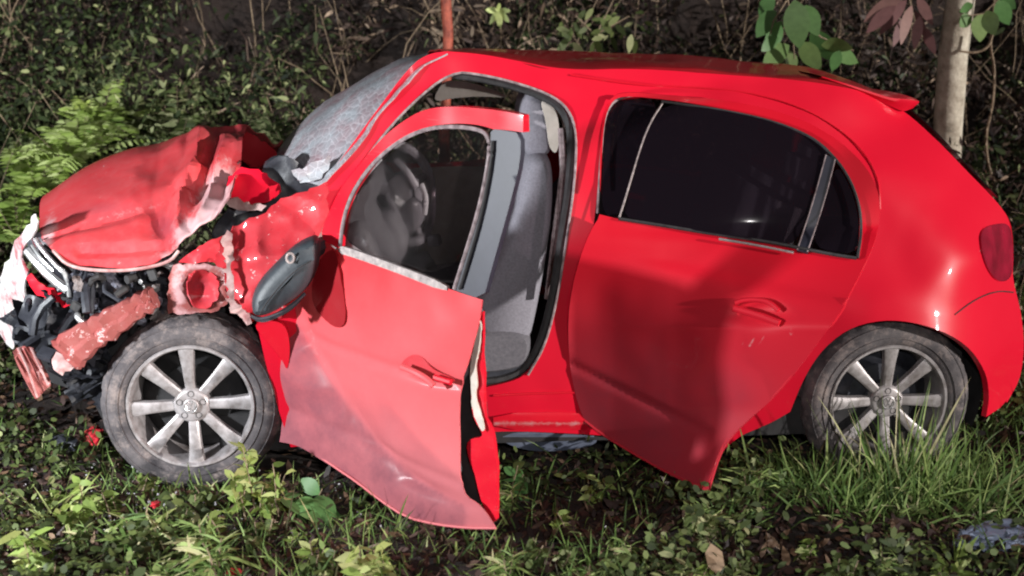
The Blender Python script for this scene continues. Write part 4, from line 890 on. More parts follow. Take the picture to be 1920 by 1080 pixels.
# ------------------------------------------------------------------ vegetation
SHAPES = {'blade': ([0, .35, .7, 1], [.75, 1, .7, 0]), 'leaf': ([0, .22, .6, 1], [.12, .9, .85, 0]), 'bigleaf': ([0, .08, .2, .35, .5, .65, .8, .92, 1], [.06, .38, .74, .95, 1, .88, .62, .3, 0]), 'round': ([0, .2, .65, 1], [.2, .95, 1, 0])}
def unit(v): return v / (np.linalg.norm(v, axis=-1, keepdims=True) + 1e-9)
def leaf_mesh(name, base, d, length, width, droop, tint, mat, shape='leaf', parent=None, fold=.0, rng=RNG, side=None):
    base = np.atleast_2d(base); N = len(base); d = unit(np.broadcast_to(d, (N, 3)).astype(float))
    length = np.broadcast_to(length, N); width = np.broadcast_to(width, N); droop = np.broadcast_to(droop, N); tint = np.broadcast_to(tint, N)
    if side is None: side = unit(np.cross(d, unit(rng.normal(size=(N, 3)))))
    T, Wd_ = SHAPES[shape]; k = len(T); P = np.empty((N, 2 * k - 1, 3)); i = 0
    up = unit(np.cross(side, d))
    for t, w_ in zip(T, Wd_):
        c = base + d * (length * t)[:, None]; c[:, 2] -= droop * length * t * t
        if w_ == 0: P[:, i] = c; i += 1
        else:
            o = side * (width * w_ * .5)[:, None]; P[:, i] = c - o + up * (width * fold * w_)[:, None] * .3; P[:, i + 1] = c + o; i += 2
    nv = 2 * k - 1; off = (np.arange(N) * nv)[:, None]
    loops = []; tot = []
    quads = [(2 * j, 2 * j + 1, 2 * j + 3, 2 * j + 2) for j in range(k - 2)]
    tri = (2 * (k - 2), 2 * (k - 2) + 1, 2 * (k - 1))
    per = np.array([a for q in quads for a in q] + list(tri)); L_ = (off + per[None]).ravel()
    sizes = np.tile(np.array([4] * len(quads) + [3]), N); starts = np.concatenate([[0], np.cumsum(sizes)[:-1]])
    me = bpy.data.meshes.new(name); me.vertices.add(N * nv); me.vertices.foreach_set('co', P.astype(np.float32).ravel())
    me.loops.add(len(L_)); me.loops.foreach_set('vertex_index', L_.astype(np.int32)); me.polygons.add(len(sizes))
    me.polygons.foreach_set('loop_start', starts.astype(np.int32)); me.polygons.foreach_set('loop_total', sizes.astype(np.int32))
    me.update(calc_edges=True)
    at = me.attributes.new('tint', 'FLOAT', 'POINT'); at.data.foreach_set('value', np.repeat(np.clip(tint, 0, 1), nv).astype(np.float32))
    return link(name, me, mat, parent)
def fbm(X, Y, s, seed): 
    o = np.zeros(len(X)); r = np.random.default_rng(seed)
    for k in range(5):
        for _ in range(3):
            a = r.uniform(0, 2 * math.pi); f = s * 1.9 ** k; o += np.sin((X * math.cos(a) + Y * math.sin(a)) * f + r.uniform(0, 6.28)) / 1.6 ** k
    return o / 3.2
def in_car(X, Y, m=0.):
    c, s = math.cos(-YAW), math.sin(-YAW); x = X * c - Y * s; y = X * s + Y * c
    return (x > -1.75 - m) & (x < 1.8 + m) & (y > np.where(x < -1.35, .45, .06) - m) & (y < 1.65 + m)
def scatter(n, x0, x1, y0, y1): return RNG.uniform(x0, x1, n), RNG.uniform(y0, y1, n)
# leaf litter and dead stalks on the soil
X, Y = scatter(42000, -3.2, 3.4, -1.5, 2.3); k = ~in_car(X, Y, -.1) | (RNG.random(len(X)) < .2); X, Y = X[k], Y[k]; N = len(X)
B = np.stack([X, Y, gz(X, Y) + RNG.uniform(0, .03, N)], -1); D = RNG.normal(size=(N, 3)); D[:, 2] = np.abs(D[:, 2]) * .45
tag(leaf_mesh('leaf_litter', B, D, RNG.uniform(.02, .065, N), RNG.uniform(.006, .028, N), RNG.uniform(-.1, .3, N), np.clip(RNG.beta(1.6, 2.6, N), 0, 1), M['litter']), 'dark brown dead leaves and twigs lying on the soil round the car', 'leaf litter', None, 'stuff')
# creeping ground cover of small leaves
X, Y = scatter(60000, -3.2, 3.4, -1.5, 2.3); f = fbm(X, Y, 3.2, 4); dk = .5 * np.exp(-((X + .35) / .55) ** 2 - ((Y + .35) / .35) ** 2) + .35 * np.exp(-((X - .5) / .5) ** 2 - ((Y + .5) / .2) ** 2); k = (f + RNG.normal(0, .18, len(X)) - dk > .14) & (~in_car(X, Y, .0)); X, Y = X[k], Y[k]; N = len(X)
h = RNG.uniform(.0, .09, N) * (1 + .8 * np.clip(f[k], 0, 1)); B = np.stack([X, Y, gz(X, Y) + h], -1); D = RNG.normal(size=(N, 3)); D[:, 2] = np.abs(D[:, 2]) * .8 + .1
tag(leaf_mesh('ground_cover', B, D, RNG.uniform(.018, .05, N), RNG.uniform(.010, .028, N), .2, np.clip(RNG.beta(1.8, 2.4, N) + .12 * fbm(X, Y, 5, 8), 0, 1), M['cover'], 'round'), 'low creeping plants with small green leaves covering the verge', 'ground cover', None, 'stuff')
# grass
X, Y = scatter(52000, -3.2, 3.4, -1.5, 2.3); f = fbm(X, Y, 2.6, 11) + .3 * np.clip(X - .8, 0, 1); k = (f + RNG.normal(0, .3, len(X)) > .12) & (~in_car(X, Y, -.04)); X, Y = X[k], Y[k]; N = len(X)
B = np.stack([X, Y, gz(X, Y) - .005], -1); D = RNG.normal(0, .45, size=(N, 3)); D[:, 2] = 1
tag(leaf_mesh('grass', B, D, RNG.gamma(5, .022, N) * (1 + .35 * np.clip(X - .6, 0, 1)), RNG.uniform(.003, .008, N), RNG.uniform(.1, .8, N), np.clip(RNG.beta(2.2, 2.0, N), 0, 1), M['grass'], 'blade'), 'thin green and straw coloured grass growing on the verge', 'grass', None, 'stuff')
# brush on the bank behind the car, green and dry
def brush(name, n, seed, msk, hmax, lmin, lmax, asp, tint, mat, label, y0=1.95, y1=4.4, shape='leaf', x0=-4.2, x1=4.4):
    X = RNG.uniform(x0, x1, n); Y = y0 + (y1 - y0) * RNG.random(n) ** 1.3
    top = hmax * (.55 + .45 * fbm(X, Y, 1.7, seed)); top = np.clip(top, .08, 9)
    u = RNG.random(n) ** .7; z = u * top
    f = fbm(X * 1.0 + 2.2 * z, Y + z * 1.3, 3.0, seed + 1)
    hole = fbm(X, (z + gz(X, Y)) * 1.3 + .2 * Y, 2.3, 99)
    k = msk(X, Y, z + gz(X, Y), f) & (hole < .42 + RNG.normal(0, .10, len(f))); X, Y, z, u, f = X[k], Y[k], z[k], u[k], f[k]; N = len(X)
    B = np.stack([X, Y, gz(X, Y) + z], -1); D = RNG.normal(size=(N, 3)); D[:, 1] -= .5; D[:, 2] += .1
    ln = lmin + (lmax - lmin) * RNG.beta(1.3, 2.6, N); t = np.clip(tint(X, Y, B[:, 2], u) + RNG.normal(0, .2, N), 0, 1)
    return tag(leaf_mesh(name, B, D, ln, ln * RNG.uniform(asp * .6, asp * 1.3, N), RNG.uniform(0, .5, N), t, mat, shape), label, 'undergrowth', None, 'stuff')
brush('dry_undergrowth', 150000, 21, lambda X, Y, Z, f: (f + RNG.normal(0, .18, len(f)) > .06), .95, .02, .12, .26,
      lambda X, Y, Z, u: .40 + .30 * fbm(X, Z, 2.2, 5) + .10 * (X > -.5) + .5 * (RNG.random(len(X)) < .10), M['brush_dry'], 'dense dry brown undergrowth on the dark bank behind the car')  # darker leaves towards the left, light falloff put into the tint
brush('green_undergrowth', 130000, 33, lambda X, Y, Z, f: (f + RNG.normal(0, .15, len(f)) + .35 * np.clip((1.35 - Z), -.9, .6) + .25 * np.clip(-X - .8, -.5, .8) > .22), 1.1, .02, .09, .36,
      lambda X, Y, Z, u: .46 + .30 * fbm(X, Z, 2.6, 7) + .22 * np.clip(1.3 - Z, -1, .5) + .16 * np.clip(-X - .5, -.6, 1) + .4 * (RNG.random(len(X)) < .12), M['brush_green'], 'leafy green undergrowth at the foot of the bank behind the car')
brush('straw_blades', 26000, 45, lambda X, Y, Z, f: (f + RNG.normal(0, .2, len(f)) > .25), .9, .06, .22, .05,
      lambda X, Y, Z, u: .72 + .1 * fbm(X, Z, 2.2, 5), M['brush_dry'], 'long dry straw blades scattered through the undergrowth on the bank', shape='blade')
# stems and twigs through the brush
bm = bmesh.new(); rr = random.Random(5)
for i in range(240):
    x = rr.uniform(-3.6, 3.8); y = rr.uniform(1.95, 3.6); z = float(gz(x, y)); p = Vector((x, y, z)); pts = [p]; d = Vector((rr.gauss(0, .5), rr.gauss(-.1, .3), 1)).normalized(); ln = rr.uniform(.4, 1.3)
    for k in range(5): p = p + d * ln / 5; d = (d + Vector((rr.gauss(0, .22), rr.gauss(0, .2), rr.gauss(-.05, .2)))).normalized(); pts.append(p)
    r = rr.uniform(.002, .006); tube_bm(bm, pts, [r * (1 - k / 8) for k in range(6)], 4)
tag(obj_bm('bare_twigs', bm, M['stem']), 'thin bare twigs standing among the undergrowth on the bank', 'twigs', None, 'stuff')
# ---- single plants
def frond(root, base, d, ln, n, w, tint, mat, droop=.5):
    """an arching rib with paired leaflets"""
    base = np.array(base, float); d = unit(np.array(d, float)); s = unit(np.cross(d, [0, 0, 1])); pts = []; Bs = []; Ds = []; Ls = []
    for k in range(n + 1):
        t = k / n; p = base + d * ln * t; p[2] -= droop * ln * t * t; pts.append(p)
        if k > 0:
            for sg in (-1, 1): Bs.append(p); Ds.append(s * sg + d * .6 + np.array([0, 0, -.15])); Ls.append(w * math.sin(math.pi * (.12 + .83 * t)) + .008)
    return pts, Bs, Ds, Ls
def fern(name, loc, label, n, ln, mat, group=None, cat='fern', tint=.55, w=.09, spread=1.0, seed=1):
    t = thing(name, label, cat, loc, group); rr = random.Random(seed); bm = bmesh.new(); Bs, Ds, Ls = [], [], []
    for i in range(n):
        a = rr.uniform(0, 6.28); el = rr.uniform(.5, 1.3); d = (math.cos(a) * math.cos(el) * spread, math.sin(a) * math.cos(el) * spread - .2, math.sin(el)); l_ = ln * rr.uniform(.6, 1.1)
        p, b, dd, ll = frond(None, (0, 0, 0), d, l_, 13, w * rr.uniform(.7, 1.2), tint, mat, rr.uniform(.2, .6)); tube_bm(bm, [Vector(q) for q in p], [.003 * (1 - k / 16) for k in range(len(p))], 4); Bs += b; Ds += dd; Ls += ll
    obj_bm('stem', bm, M['stem'], t)
    Bs = np.array(Bs); Ls = np.array(Ls); leaf_mesh('fronds', Bs, np.array(Ds), Ls, Ls * .3, .25, np.clip(tint + RNG.normal(0, .2, len(Bs)), 0, 1), mat, 'leaf', t)
    return t
def pos(px, py, Y): return Wd(px, py, Y)
def ground_at(px, Y):
    X = (px - 960) / FPX * (Y + 4.15); return (X, Y, float(gz(X, Y)))
def lifted(px, py, Y, down):      # root point of a plant whose body is seen at px, py
    p = pos(px, py, Y); return (p[0], p[1], p[2] - down)
fern('fern', lifted(135, 200, 2.0, .28), 'bright yellow green fern lit up beyond the front of the bonnet', 34, .46, M['fern'], tint=.75, seed=3)
fern('fern', lifted(180, 165, 2.15, .22), 'second lime green fern just right of the brightest one', 22, .36, M['fern'], tint=.6, seed=5)
fern('fern', lifted(20, 340, 1.7, .30), 'pale green fern at the left edge of the photo above the bumper', 18, .5, M['fern'], tint=.35, seed=8)
fern('fern', lifted(100, 350, 1.9, .3), 'muted green fern between the bumper and the brightest fern', 14, .42, M['brush_green'], tint=.85, seed=9)
fern('fern', lifted(70, 270, 1.95, .26), 'yellow green fern between the left edge and the brightest fern', 22, .42, M['fern'], tint=.5, seed=31)
fern('fern', lifted(240, 250, 2.1, .26), 'soft green fern just above the middle of the bonnet', 20, .40, M['cover'], tint=.85, seed=32)
fern('leafy_bush', lifted(330, 190, 2.25, .26), 'pale green leafy bush above the rear of the bonnet', 22, .40, M['cover'], None, 'bush', .75, .08, 1, 33)
fern('leafy_bush', lifted(545, 190, 2.2, .35), 'green leafy bush beyond the windscreen of the car', 20, .5, M['brush_green'], None, 'bush', .85, .10, 1, 12)
fern('leafy_bush', lifted(260, 150, 2.5, .3), 'small green bush on the bank above the bonnet', 12, .4, M['cover'], None, 'bush', .6, .07, 1, 14)
def sprig(name, loc, label, cat, leaves, mat, twig, lw=.5, shape='leaf', seed=2, group=None, stemmat='stem', tr=.005):
    """a twig with single large leaves; leaves: (base, direction, length, tint)"""
    t = thing(name, label, cat, loc, group); o = np.array(loc)
    bm = bmesh.new()
    for tw in twig: tube_bm(bm, [Vector(np.array(p) - o) for p in tw], [tr * (1 - .5 * i / len(tw)) for i in range(len(tw))], 6)
    obj_bm('stem', bm, M[stemmat], t)
    rg = np.random.default_rng(seed)
    for b, d, l_, ti in leaves:
        d = unit(np.array(d, float)); view = np.array([0, 1, .1]) + rg.normal(0, .25, 3); s = unit(np.cross(d, view))
        leaf_mesh('leaf', np.array([b]) - o, np.array([d]), l_, l_ * lw, .15, ti, mat, 'bigleaf', t, .5, rg, s[None])
    return t
def leaves_at(spec, Y, jy=.08, seed=1):
    rr = random.Random(seed); out = []
    for x0, y0, x1, y1, ti in spec:
        ya = Y + rr.uniform(-jy, jy); a = pos(x0, y0, ya); b = pos(x1, y1, ya - rr.uniform(0, .04)); out.append((a, b - a, float(np.linalg.norm(b - a)), ti))
    return out
Yb = 1.95
sprig('leafy_branch', tuple(pos(1470, -60, Yb)), 'branch of large green leaves hanging over the rear of the roof', 'branch',
      leaves_at([(1490, 0, 1500, 80, .6), (1465, 40, 1440, 95, .45), (1455, 20, 1418, 62, .3), (1480, 85, 1430, 118, .7), (1500, 80, 1540, 122, .75), (1480, 95, 1490, 130, .85), (1520, 60, 1565, 105, .5), (1460, 70, 1428, 90, .5), (1540, 85, 1600, 82, .8), (1560, 90, 1610, 110, .6), (1575, 95, 1560, 128, .5), (1450, -10, 1425, 30, .4), (1510, 10, 1535, 60, .55)], Yb, .08, 1),
      M['broad'], [[pos(1470, -200, Yb), pos(1475, -20, Yb), pos(1485, 60, Yb), pos(1490, 110, Yb)], [pos(1478, 20, Yb), pos(1540, 70, Yb), pos(1600, 95, Yb)], [pos(1475, 0, Yb), pos(1450, 40, Yb), pos(1440, 80, Yb)]], .62, 'round', 2)
Yc = 2.2
sprig('reddish_branch', tuple(pos(1690, -40, Yc)), 'branch of drooping reddish brown leaves left of the pale trunk', 'branch',
      leaves_at([(1690, -5, 1620, 30, .7), (1700, 0, 1650, 55, .5), (1710, 10, 1690, 75, .8), (1715, 20, 1735, 70, .5), (1695, 5, 1640, 10, .4), (1720, -5, 1750, 40, .6), (1725, 30, 1715, 85, .3), (1680, 10, 1625, 52, .5), (1700, 30, 1675, 80, .45), (1730, 50, 1755, 95, .4)], Yc, .08, 4),
      M['redleaf'], [[pos(1700, -150, Yc), pos(1700, -20, Yc), pos(1715, 40, Yc), pos(1730, 70, Yc)]], .36, 'leaf', 3)
sprig('leafy_branch', tuple(pos(1860, -40, 2.1)), 'branch with a few heart shaped leaves right of the pale trunk', 'branch',
      leaves_at([(1840, 25, 1838, 72, .8), (1822, 30, 1800, 45, .6), (1872, 0, 1893, 40, .5), (1850, 20, 1865, 60, .7), (1880, -5, 1905, 12, .5), (1825, 10, 1800, 18, .5)], 2.1, .05, 5),
      M['broad'], [[pos(1900, -120, 2.1), pos(1880, -10, 2.1), pos(1845, 25, 2.1), pos(1815, 30, 2.1)]], .75, 'round', 4)
sprig('young_plant', tuple(pos(935, 60, 2.6)), 'small bright green leaf cluster on the bank right of the red stem', 'plant',
      leaves_at([(935, 22, 910, 14, .9), (935, 22, 918, 42, .9), (935, 22, 938, 50, .95), (935, 22, 955, 38, .85), (935, 22, 958, 16, .9), (935, 22, 936, 2, .8)], 2.6, .02, 6),
      M['fern'], [[pos(935, 130, 2.65), pos(940, 70, 2.62), pos(935, 22, 2.6)]], .42, 'leaf', 5)
sprig('tan_shrub', tuple(pos(1130, 110, 2.3)), 'shrub with pale tan and green leaves showing above the middle of the roof', 'shrub',
      leaves_at([(1100 + dx, 60 + dy, 1100 + dx + ex, 60 + dy + ey, ti) for dx, dy, ex, ey, ti in [(RNG.uniform(-60, 110), RNG.uniform(-50, 30), RNG.uniform(-28, 28), RNG.uniform(-8, 34), RNG.uniform(.3, 1)) for _ in range(46)]], 2.3, .15, 6),
      M['cover'], [[pos(1110, 140, 2.35), pos(1120, 60, 2.3), pos(1150, 0, 2.3)], [pos(1120, 70, 2.3), pos(1080, 30, 2.3)], [pos(1125, 60, 2.3), pos(1180, 30, 2.3)]], .42, 'leaf', 6)
# pale trunk and the thin red stem, both with limbs and a crown above the frame
def tree(name, px, Yt, r0, r1, hgt, lean, mat, label, crown, nleaf, seed, cat='tree'):
    b = ground_at(px, Yt); t = thing(name, label, cat, (b[0], b[1], b[2] - .1)); rr = random.Random(seed); bm = bmesh.new(); pts = []
    for k in range(15):
        f = k / 14; pts.append(Vector((lean[0] * f + .018 * math.sin(k * 1.3), lean[1] * f + .01 * math.cos(k), hgt * f)))
    tube_bm(bm, pts, [r0 + (r1 - r0) * k / 14 + .003 * math.sin(k * 2.1) for k in range(15)], 16); obj_bm('trunk', bm, mat, t)
    bm = bmesh.new(); tips = []
    for k in range(11):
        p = pts[9 + k % 5]; a = rr.uniform(0, 6.28); d = Vector((math.cos(a), math.sin(a), rr.uniform(.3, .9))); q = [p, p + d * .35, p + d * .7 + Vector((0, 0, .1)), p + d * 1.0]; tube_bm(bm, q, [r1 * .6, r1 * .45, r1 * .3, r1 * .12], 6); tips += [q[2], q[3], (q[1] + q[2]) / 2]
    obj_bm('limbs', bm, mat, t)
    tp = np.array([tuple(x) for x in tips]); i = RNG.integers(0, len(tp), nleaf); Bc = tp[i] + RNG.normal(0, .24, (nleaf, 3)); Bc[:, 2] = np.maximum(Bc[:, 2], hgt * .58)
    leaf_mesh('crown', Bc, RNG.normal(size=(nleaf, 3)), RNG.uniform(.05, .12, nleaf), RNG.uniform(.03, .06, nleaf), .3, RNG.random(nleaf), crown, 'leaf', t); return t
tree('pale_tree', 1762, 2.3, .076, .062, 4.6, (-.02, .0), M['bark'], 'tree with a pale lichen spotted trunk behind the rear spoiler', M['broad'], 2600, 3)
tree('red_stemmed_tree', 845, 2.2, .028, .022, 3.6, (-.04, 0), M['red_bark'], 'slender tree with a reddish stem rising behind the front of the roof', M['broad'], 900, 4)
o = tube('hanging_vine', [pos(*p, 2.2) for p in chaikin([(1868, -60), (1862, 40), (1856, 85), (1866, 130), (1862, 200), (1848, 250), (1852, 310), (1868, 345)], 2, False)], .006, M['stem'], None, 6); tag(o, 'thin pale vine hanging down right of the pale trunk', 'vine')
o = tube('curved_twig', [pos(*p, 2.15) for p in chaikin([(1800, 96), (1830, 100), (1855, 88), (1862, 60)], 2, False)], .006, M['stem'], None, 6); tag(o, 'short curved twig sticking out right of the pale trunk', 'twig')
# weeds in front of the car
def weed(name, px, Y, h, label, seed, mat='weed', nl=14, ls=(.04, .09), lw=.45, ti=.5, cat='weed', lean=0, stems=3, shape='leaf'):
    b = ground_at(px, Y); t = thing(name, label, cat, b); rr = random.Random(seed); rg = np.random.default_rng(seed); bm = bmesh.new(); Bs, Ds = [], []
    for s in range(stems):
        d = Vector((rr.gauss(lean, .35), rr.gauss(-.1, .3), 1)).normalized(); p = Vector((rr.gauss(0, .02), rr.gauss(0, .02), -.01)); pts = [p]; hh = h * rr.uniform(.7, 1.1)
        for k in range(5): p = p + d * hh / 5; d = (d + Vector((rr.gauss(0, .12), rr.gauss(0, .12), 0))).normalized(); pts.append(p)
        tube_bm(bm, pts, [.004 * (1 - k / 8) for k in range(6)], 5)
        for k in range(nl):
            f = rr.uniform(.25, 1) * 4.99; i = int(f); q = pts[i].lerp(pts[i + 1], f - i); Bs.append(tuple(q)); a = rr.uniform(0, 6.28); Ds.append((math.cos(a), math.sin(a) - .3, rr.uniform(-.1, .9)))
    obj_bm('stem', bm, M['stem'], t); Bs = np.array(Bs); n = len(Bs); ln = rg.uniform(ls[0], ls[1], n)
    leaf_mesh('leaves', Bs, np.array(Ds), ln, ln * lw, rg.uniform(.1, .6, n), np.clip(ti + rg.normal(0, .22, n), 0, 1), M[mat], shape, t, .4, rg); return t
def tuft(name, px, Y, h, label, seed, n=60, mat='grass', ti=.6, w=.007, spread=.45, rad=.05, cat='grass tuft', droop=.5):
    b = ground_at(px, Y); t = thing(name, label, cat, b); rg = np.random.default_rng(seed); B = rg.normal(0, rad, (n, 3)); B[:, 2] = -.01; D = rg.normal(0, spread, (n, 3)); D[:, 2] = 1; D += B * 3
    leaf_mesh('blades', B, D, rg.uniform(.45, 1.1, n) * h, rg.uniform(.7, 1.3, n) * w, rg.uniform(.1, 1, n) * droop, np.clip(ti + rg.normal(0, .2, n), 0, 1), M[mat], 'blade', t, 0, rg); return t
weed('weed', 440, -.30, .24, 'bright yellow green weed in front of the front wheel', 3, nl=16, ls=(.04, .08), ti=.6, stems=3)
weed('weed', 470, -.34, .20, 'leafy green weed overlapping the lower right of the front rim', 71, nl=16, ls=(.03, .07), ti=.45, stems=4)
weed('weed', 500, -.26, .22, 'pale dry stalked weed at the right side of the front wheel', 4, nl=8, ls=(.03, .07), ti=.75, lw=.3)
weed('broad_leaf_weed', 560, -.24, .17, 'dark green broad leaved weed below the front edge of the open door', 5, 'broad', 6, (.08, .14), .6, .5, 'weed', .1, 2, 'bigleaf')
weed('weed', 690, -.80, .13, 'pale green weed at the bottom edge below the front door', 6, nl=14, ls=(.04, .10), ti=.65, stems=5)
weed('weed', 575, -.72, .12, 'small yellowish weed left of the bottom tip of the front door', 7, nl=9, ls=(.03, .06), ti=.6)
weed('weed', 100, -.36, .18, 'sprawling yellow green weed at the lower left of the photo', 8, nl=18, ls=(.03, .07), ti=.45, stems=5)
weed('weed', 15, -.66, .17, 'light green weed at the bottom left corner of the photo', 9, nl=12, ls=(.05, .11), ti=.45, lw=.3)
weed('weed', 235, -.55, .12, 'low mixed weed below the front wheel', 10, 'cover', 16, (.02, .05), .5, .7, 'weed', 0, 4)
weed('weed', 1340, -.52, .13, 'small leafy weed at the bottom tip of the rear door', 11, 'cover', 16, (.03, .05), .6, .8, 'weed', 0, 4, 'round')
weed('weed', 1185, -.72, .12, 'low green weed between the two open doors', 12, 'cover', 12, (.03, .06), .5, .6)
weed('clover_patch', 1420, -.78, .08, 'round leaved weed at the bottom edge right of the rear door', 13, 'cover', 14, (.02, .04), .8, .85, 'weed', 0, 6, 'round')
weed('weed', 1120, -.12, .13, 'yellowish weed under the sill between the doors', 14, nl=10, ls=(.03, .06), ti=.6)
weed('weed', 955, -.10, .14, 'dark green weed beside the bottom corner of the front door', 15, 'broad', 6, (.05, .09), .6, .5, 'weed', 0, 2, 'bigleaf')
tuft('grass_tuft', 1560, -.10, .24, 'dense grass tuft hiding the lower left of the rear tyre', 41, 120, 'grass', .5, .007, .5, .1)
tuft('grass_tuft', 1690, -.14, .22, 'dense dark grass tuft hiding the bottom of the rear rim', 42, 130, 'grass', .45, .008, .5, .11)
tuft('grass_tuft', 1765, -.16, .24, 'dense grass tuft hiding the lower right of the rear tyre', 43, 120, 'grass', .5, .007, .5, .1)
tuft('grass_tuft', 1660, -.2, .30, 'thin tall grass stems crossing the middle of the rear rim', 44, 14, 'weed', .5, .005, .35, .06)
tuft('grass_tuft', 215, -.12, .16, 'low grass tuft at the left foot of the front tyre', 45, 70, 'grass', .6, .006, .6, .08)
tuft('grass_tuft', 370, -.14, .13, 'low grass tuft under the middle of the front tyre', 46, 80, 'grass', .65, .006, .6, .1)
for a_, Y_, h_, n_, s_, l_ in ((1530, -.14, .30, 110, 61, 'tall green grass tuft at the rear of the quarter panel tip'), (1610, -.24, .28, 120, 62, 'bright green grass tuft covering the bottom left of the rear rim'), (1700, -.28, .26, 120, 63, 'green grass tuft covering the bottom right of the rear rim'), (1830, -.2, .34, 110, 64, 'tall grass tuft right of the rear tyre')):
    tuft('grass_tuft', a_, Y_, h_, l_, s_, n_, 'grass', .62, .008, .42, .09)
tuft('spiky_plant', 1835, -.72, .17, 'spiky light green plant at the lower right of the photo', 21, 16, 'weed', .5, .017, .7, .01, 'plant', .3)
tuft('grass_tuft', 1588, -.16, .22, 'grass tuft against the left side of the rear wheel', 22, 80, 'grass', .62, .008, .5, .08)
tuft('grass_tuft', 1640, -.26, .16, 'deep green grass tuft in front of the rear wheel', 23, 80, 'grass', .5, .008)
tuft('grass_tuft', 1728, -.14, .50, 'tall grass tuft leaning over the right half of the rear wheel', 24, 100, 'grass', .78, .008, .26, .06)
tuft('grass_tuft', 1790, -.10, .42, 'tall thin grass between the rear wheel and the rear bumper', 25, 40, 'grass', .7, .005, .3, .06)
tuft('grass_tuft', 1880, -.10, .26, 'thick grass tuft under the rear bumper', 26, 110, 'grass', .6, .007, .5, .08)
tuft('grass_tuft', 1900, -.35, .24, 'grass tuft at the right edge of the photo', 27, 90, 'grass', .55, .007, .5, .08)
tuft('grass_tuft', 1470, -.22, .16, 'low grass tuft below the rear quarter panel', 28, 90, 'grass', .45, .007, .6, .07)
tuft('grass_tuft', 60, -.25, .30, 'arching straw coloured grass left of the front wheel', 29, 34, 'weed', .75, .008, .7, .05)
tuft('grass_tuft', 300, -.32, .13, 'short grass tuft below the front tyre', 30, 70, 'grass', .7, .006, .7, .08)
tuft('grass_tuft', 1400, -.34, .17, 'grass tuft just behind the tip of the rear door', 31, 70, 'grass', .45, .007, .6, .06)
rq = random.Random(77); spots = []
for i in range(400):
    if len(spots) >= 36: break
    px = rq.uniform(10, 1910); Y = rq.uniform(-.86, -.12)
    X_ = (px - 960) / FPX * (Y + 4.15)
    if (700 < px < 960 and Y > -.5) or (1040 < px < 1340 and Y > -.35) or (540 < px < 940 and Y > -.6) or any(abs(px - a) < 60 and abs(Y - c_) < .08 for a, c_ in spots): continue
    spots.append((px, Y))
protos = [weed('seedling', 300, -.5, .09, '', 51, 'weed', 9, (.02, .05), .4, .4, 'weed', 0, 3), weed('seedling', 320, -.5, .08, '', 52, 'cover', 12, (.02, .045), .7, .6, 'weed', 0, 4, 'round'), weed('seedling', 340, -.5, .11, '', 53, 'grass', 22, (.05, .12), .09, .7, 'weed', 0, 4, 'blade')]
kinds = [[], [], []]
for i, (px, Y) in enumerate(spots):
    pr = protos[i % 3]; o = pr
    if i >= 3:
        o = pr.copy(); COL.objects.link(o)
        for ch in pr.children:
            c = ch.copy(); COL.objects.link(c); c.parent = o
    b_ = ground_at(px, Y); o.location = b_; o.rotation_euler = (0, 0, rq.uniform(0, 6.28)); s_ = rq.uniform(.7, 1.4); o.scale = (s_, s_, s_)
    o['px'] = px; kinds[i % 3].append(o)
ORD = 'leftmost second third fourth fifth sixth seventh eighth ninth tenth eleventh twelfth thirteenth'.split()
for k_, (ds_, gr_) in enumerate((('yellow green seedling with narrow leaves', 'narrow leaved seedlings on the verge'), ('round leaved seedling', 'round leaved seedlings on the verge'), ('small tuft of thin straw tipped leaves', 'thin leaved seedlings on the verge'))):
    for n_, o in enumerate(sorted(kinds[k_], key=lambda q: q['px'])):
        o['label'] = ds_ + ' in front, ' + (ORD[n_] if n_ == 0 else ORD[n_] + ' from the left') + ' of its kind'; o['group'] = gr_; del o['px']
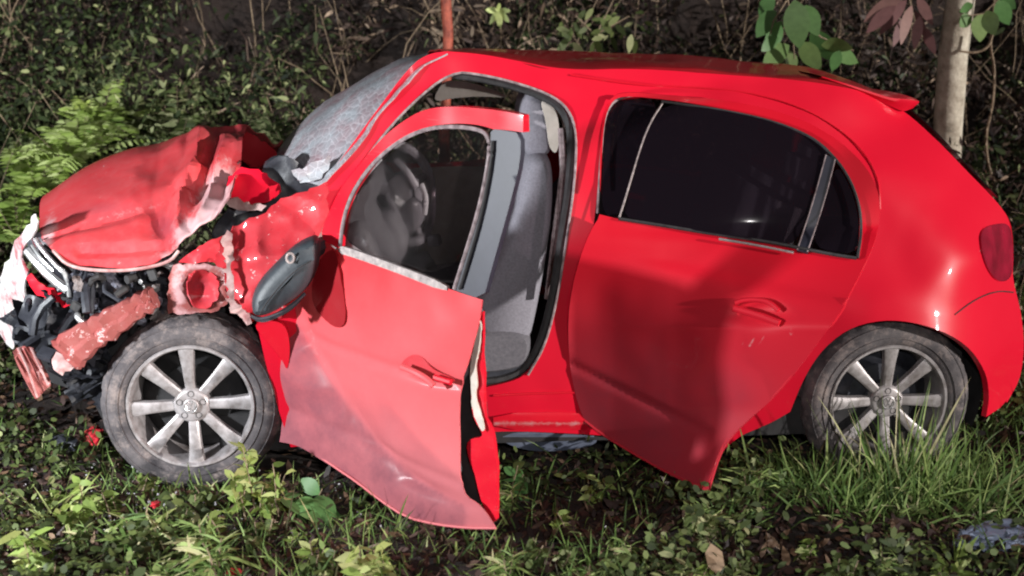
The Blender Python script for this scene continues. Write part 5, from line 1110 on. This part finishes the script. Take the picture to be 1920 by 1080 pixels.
# loose pieces on the ground
def chunk(name, px, Y, s, mat, label, cat, seed, z=.03):
    b = ground_at(px, Y); bm = bmesh.new(); bmesh.ops.create_icosphere(bm, subdivisions=4, radius=1)
    for v in bm.verts:
        c = v.co.copy(); f = 1 + .5 * noise.noise(c * 1.7 + Vector((seed, 0, 0))) + .25 * (1 - 2 * abs(noise.noise(c * 3.1 + Vector((seed, 4, 0))))); v.co = Vector((c.x * s[0] * f, c.y * s[1] * f, c.z * s[2] * f))
    o = obj_bm(name, bm, mat, None, True, 25); o.location = (b[0], b[1], b[2] + z); o.rotation_euler = (.1, .15, seed); tag(o, label, cat); return o
chunk('crumpled_sheet', 1915, -.55, (.11, .07, .03), M['blue_plastic'], 'crumpled grey plastic sheet lying at the right edge of the photo', 'debris', 3)
chunk('red_fragment', 150, .30, (.055, .03, .014), M['paint_crush'], 'small broken red fragment on the soil left of the front wheel', 'debris', 5, .06)
chunk('red_fragment', 410, -.78, (.018, .012, .008), M['paint_crush'], 'tiny red fragment in the grass at the bottom left', 'debris', 7, .04)
chunk('torn_shred', 800, -.92, (.05, .03, .018), M['bare'], 'torn pale pink shred lying under the bottom tip of the front door', 'debris', 9, .03)
chunk('plastic_shard', 95, .22, (.06, .03, .012), M['plastic'], 'black plastic shard on the soil left of the red fragment', 'debris', 12, .05)
chunk('red_fragment', 262, -.28, (.022, .014, .008), M['paint_crush'], 'small red fragment in the grass below the left side of the front tyre', 'debris', 14, .05)
rc = random.Random(12); bm = bmesh.new()
for k in range(260):
    x = rc.gauss(-1.25, .5); y = rc.uniform(-.45, .1); c = Vector((x, y, float(gz(x, y)) + rc.uniform(.005, .05))); s_ = rc.uniform(.003, .008)
    box_bm(bm, c, (s_, s_ * .8, s_ * .6), Matrix.Rotation(rc.random() * 3, 3, 'X') @ Matrix.Rotation(rc.random() * 3, 3, 'Y'))
tag(obj_bm('glass_crumbs', bm, M['chrome_dull'], None, False), 'tiny pale glass crumbs scattered in the grass round the front wheel', 'glass crumbs', None, 'stuff')
o = leaf_mesh('fallen_leaf', np.array([pos(1345, 1075, -.82)]), np.array([[-.1, .1, .5]]), .10, .05, .1, .95, M['litter'], 'round', None, .5); tag(o, 'orange brown dry leaf standing up at the bottom edge', 'leaf')

for o_ in bpy.data.objects:
    if o_.type == 'MESH' and o_.parent and o_.name.split('.')[0] in ('blades', 'fronds', 'leaves', 'crown', 'limbs'): o_['kind'] = 'stuff'
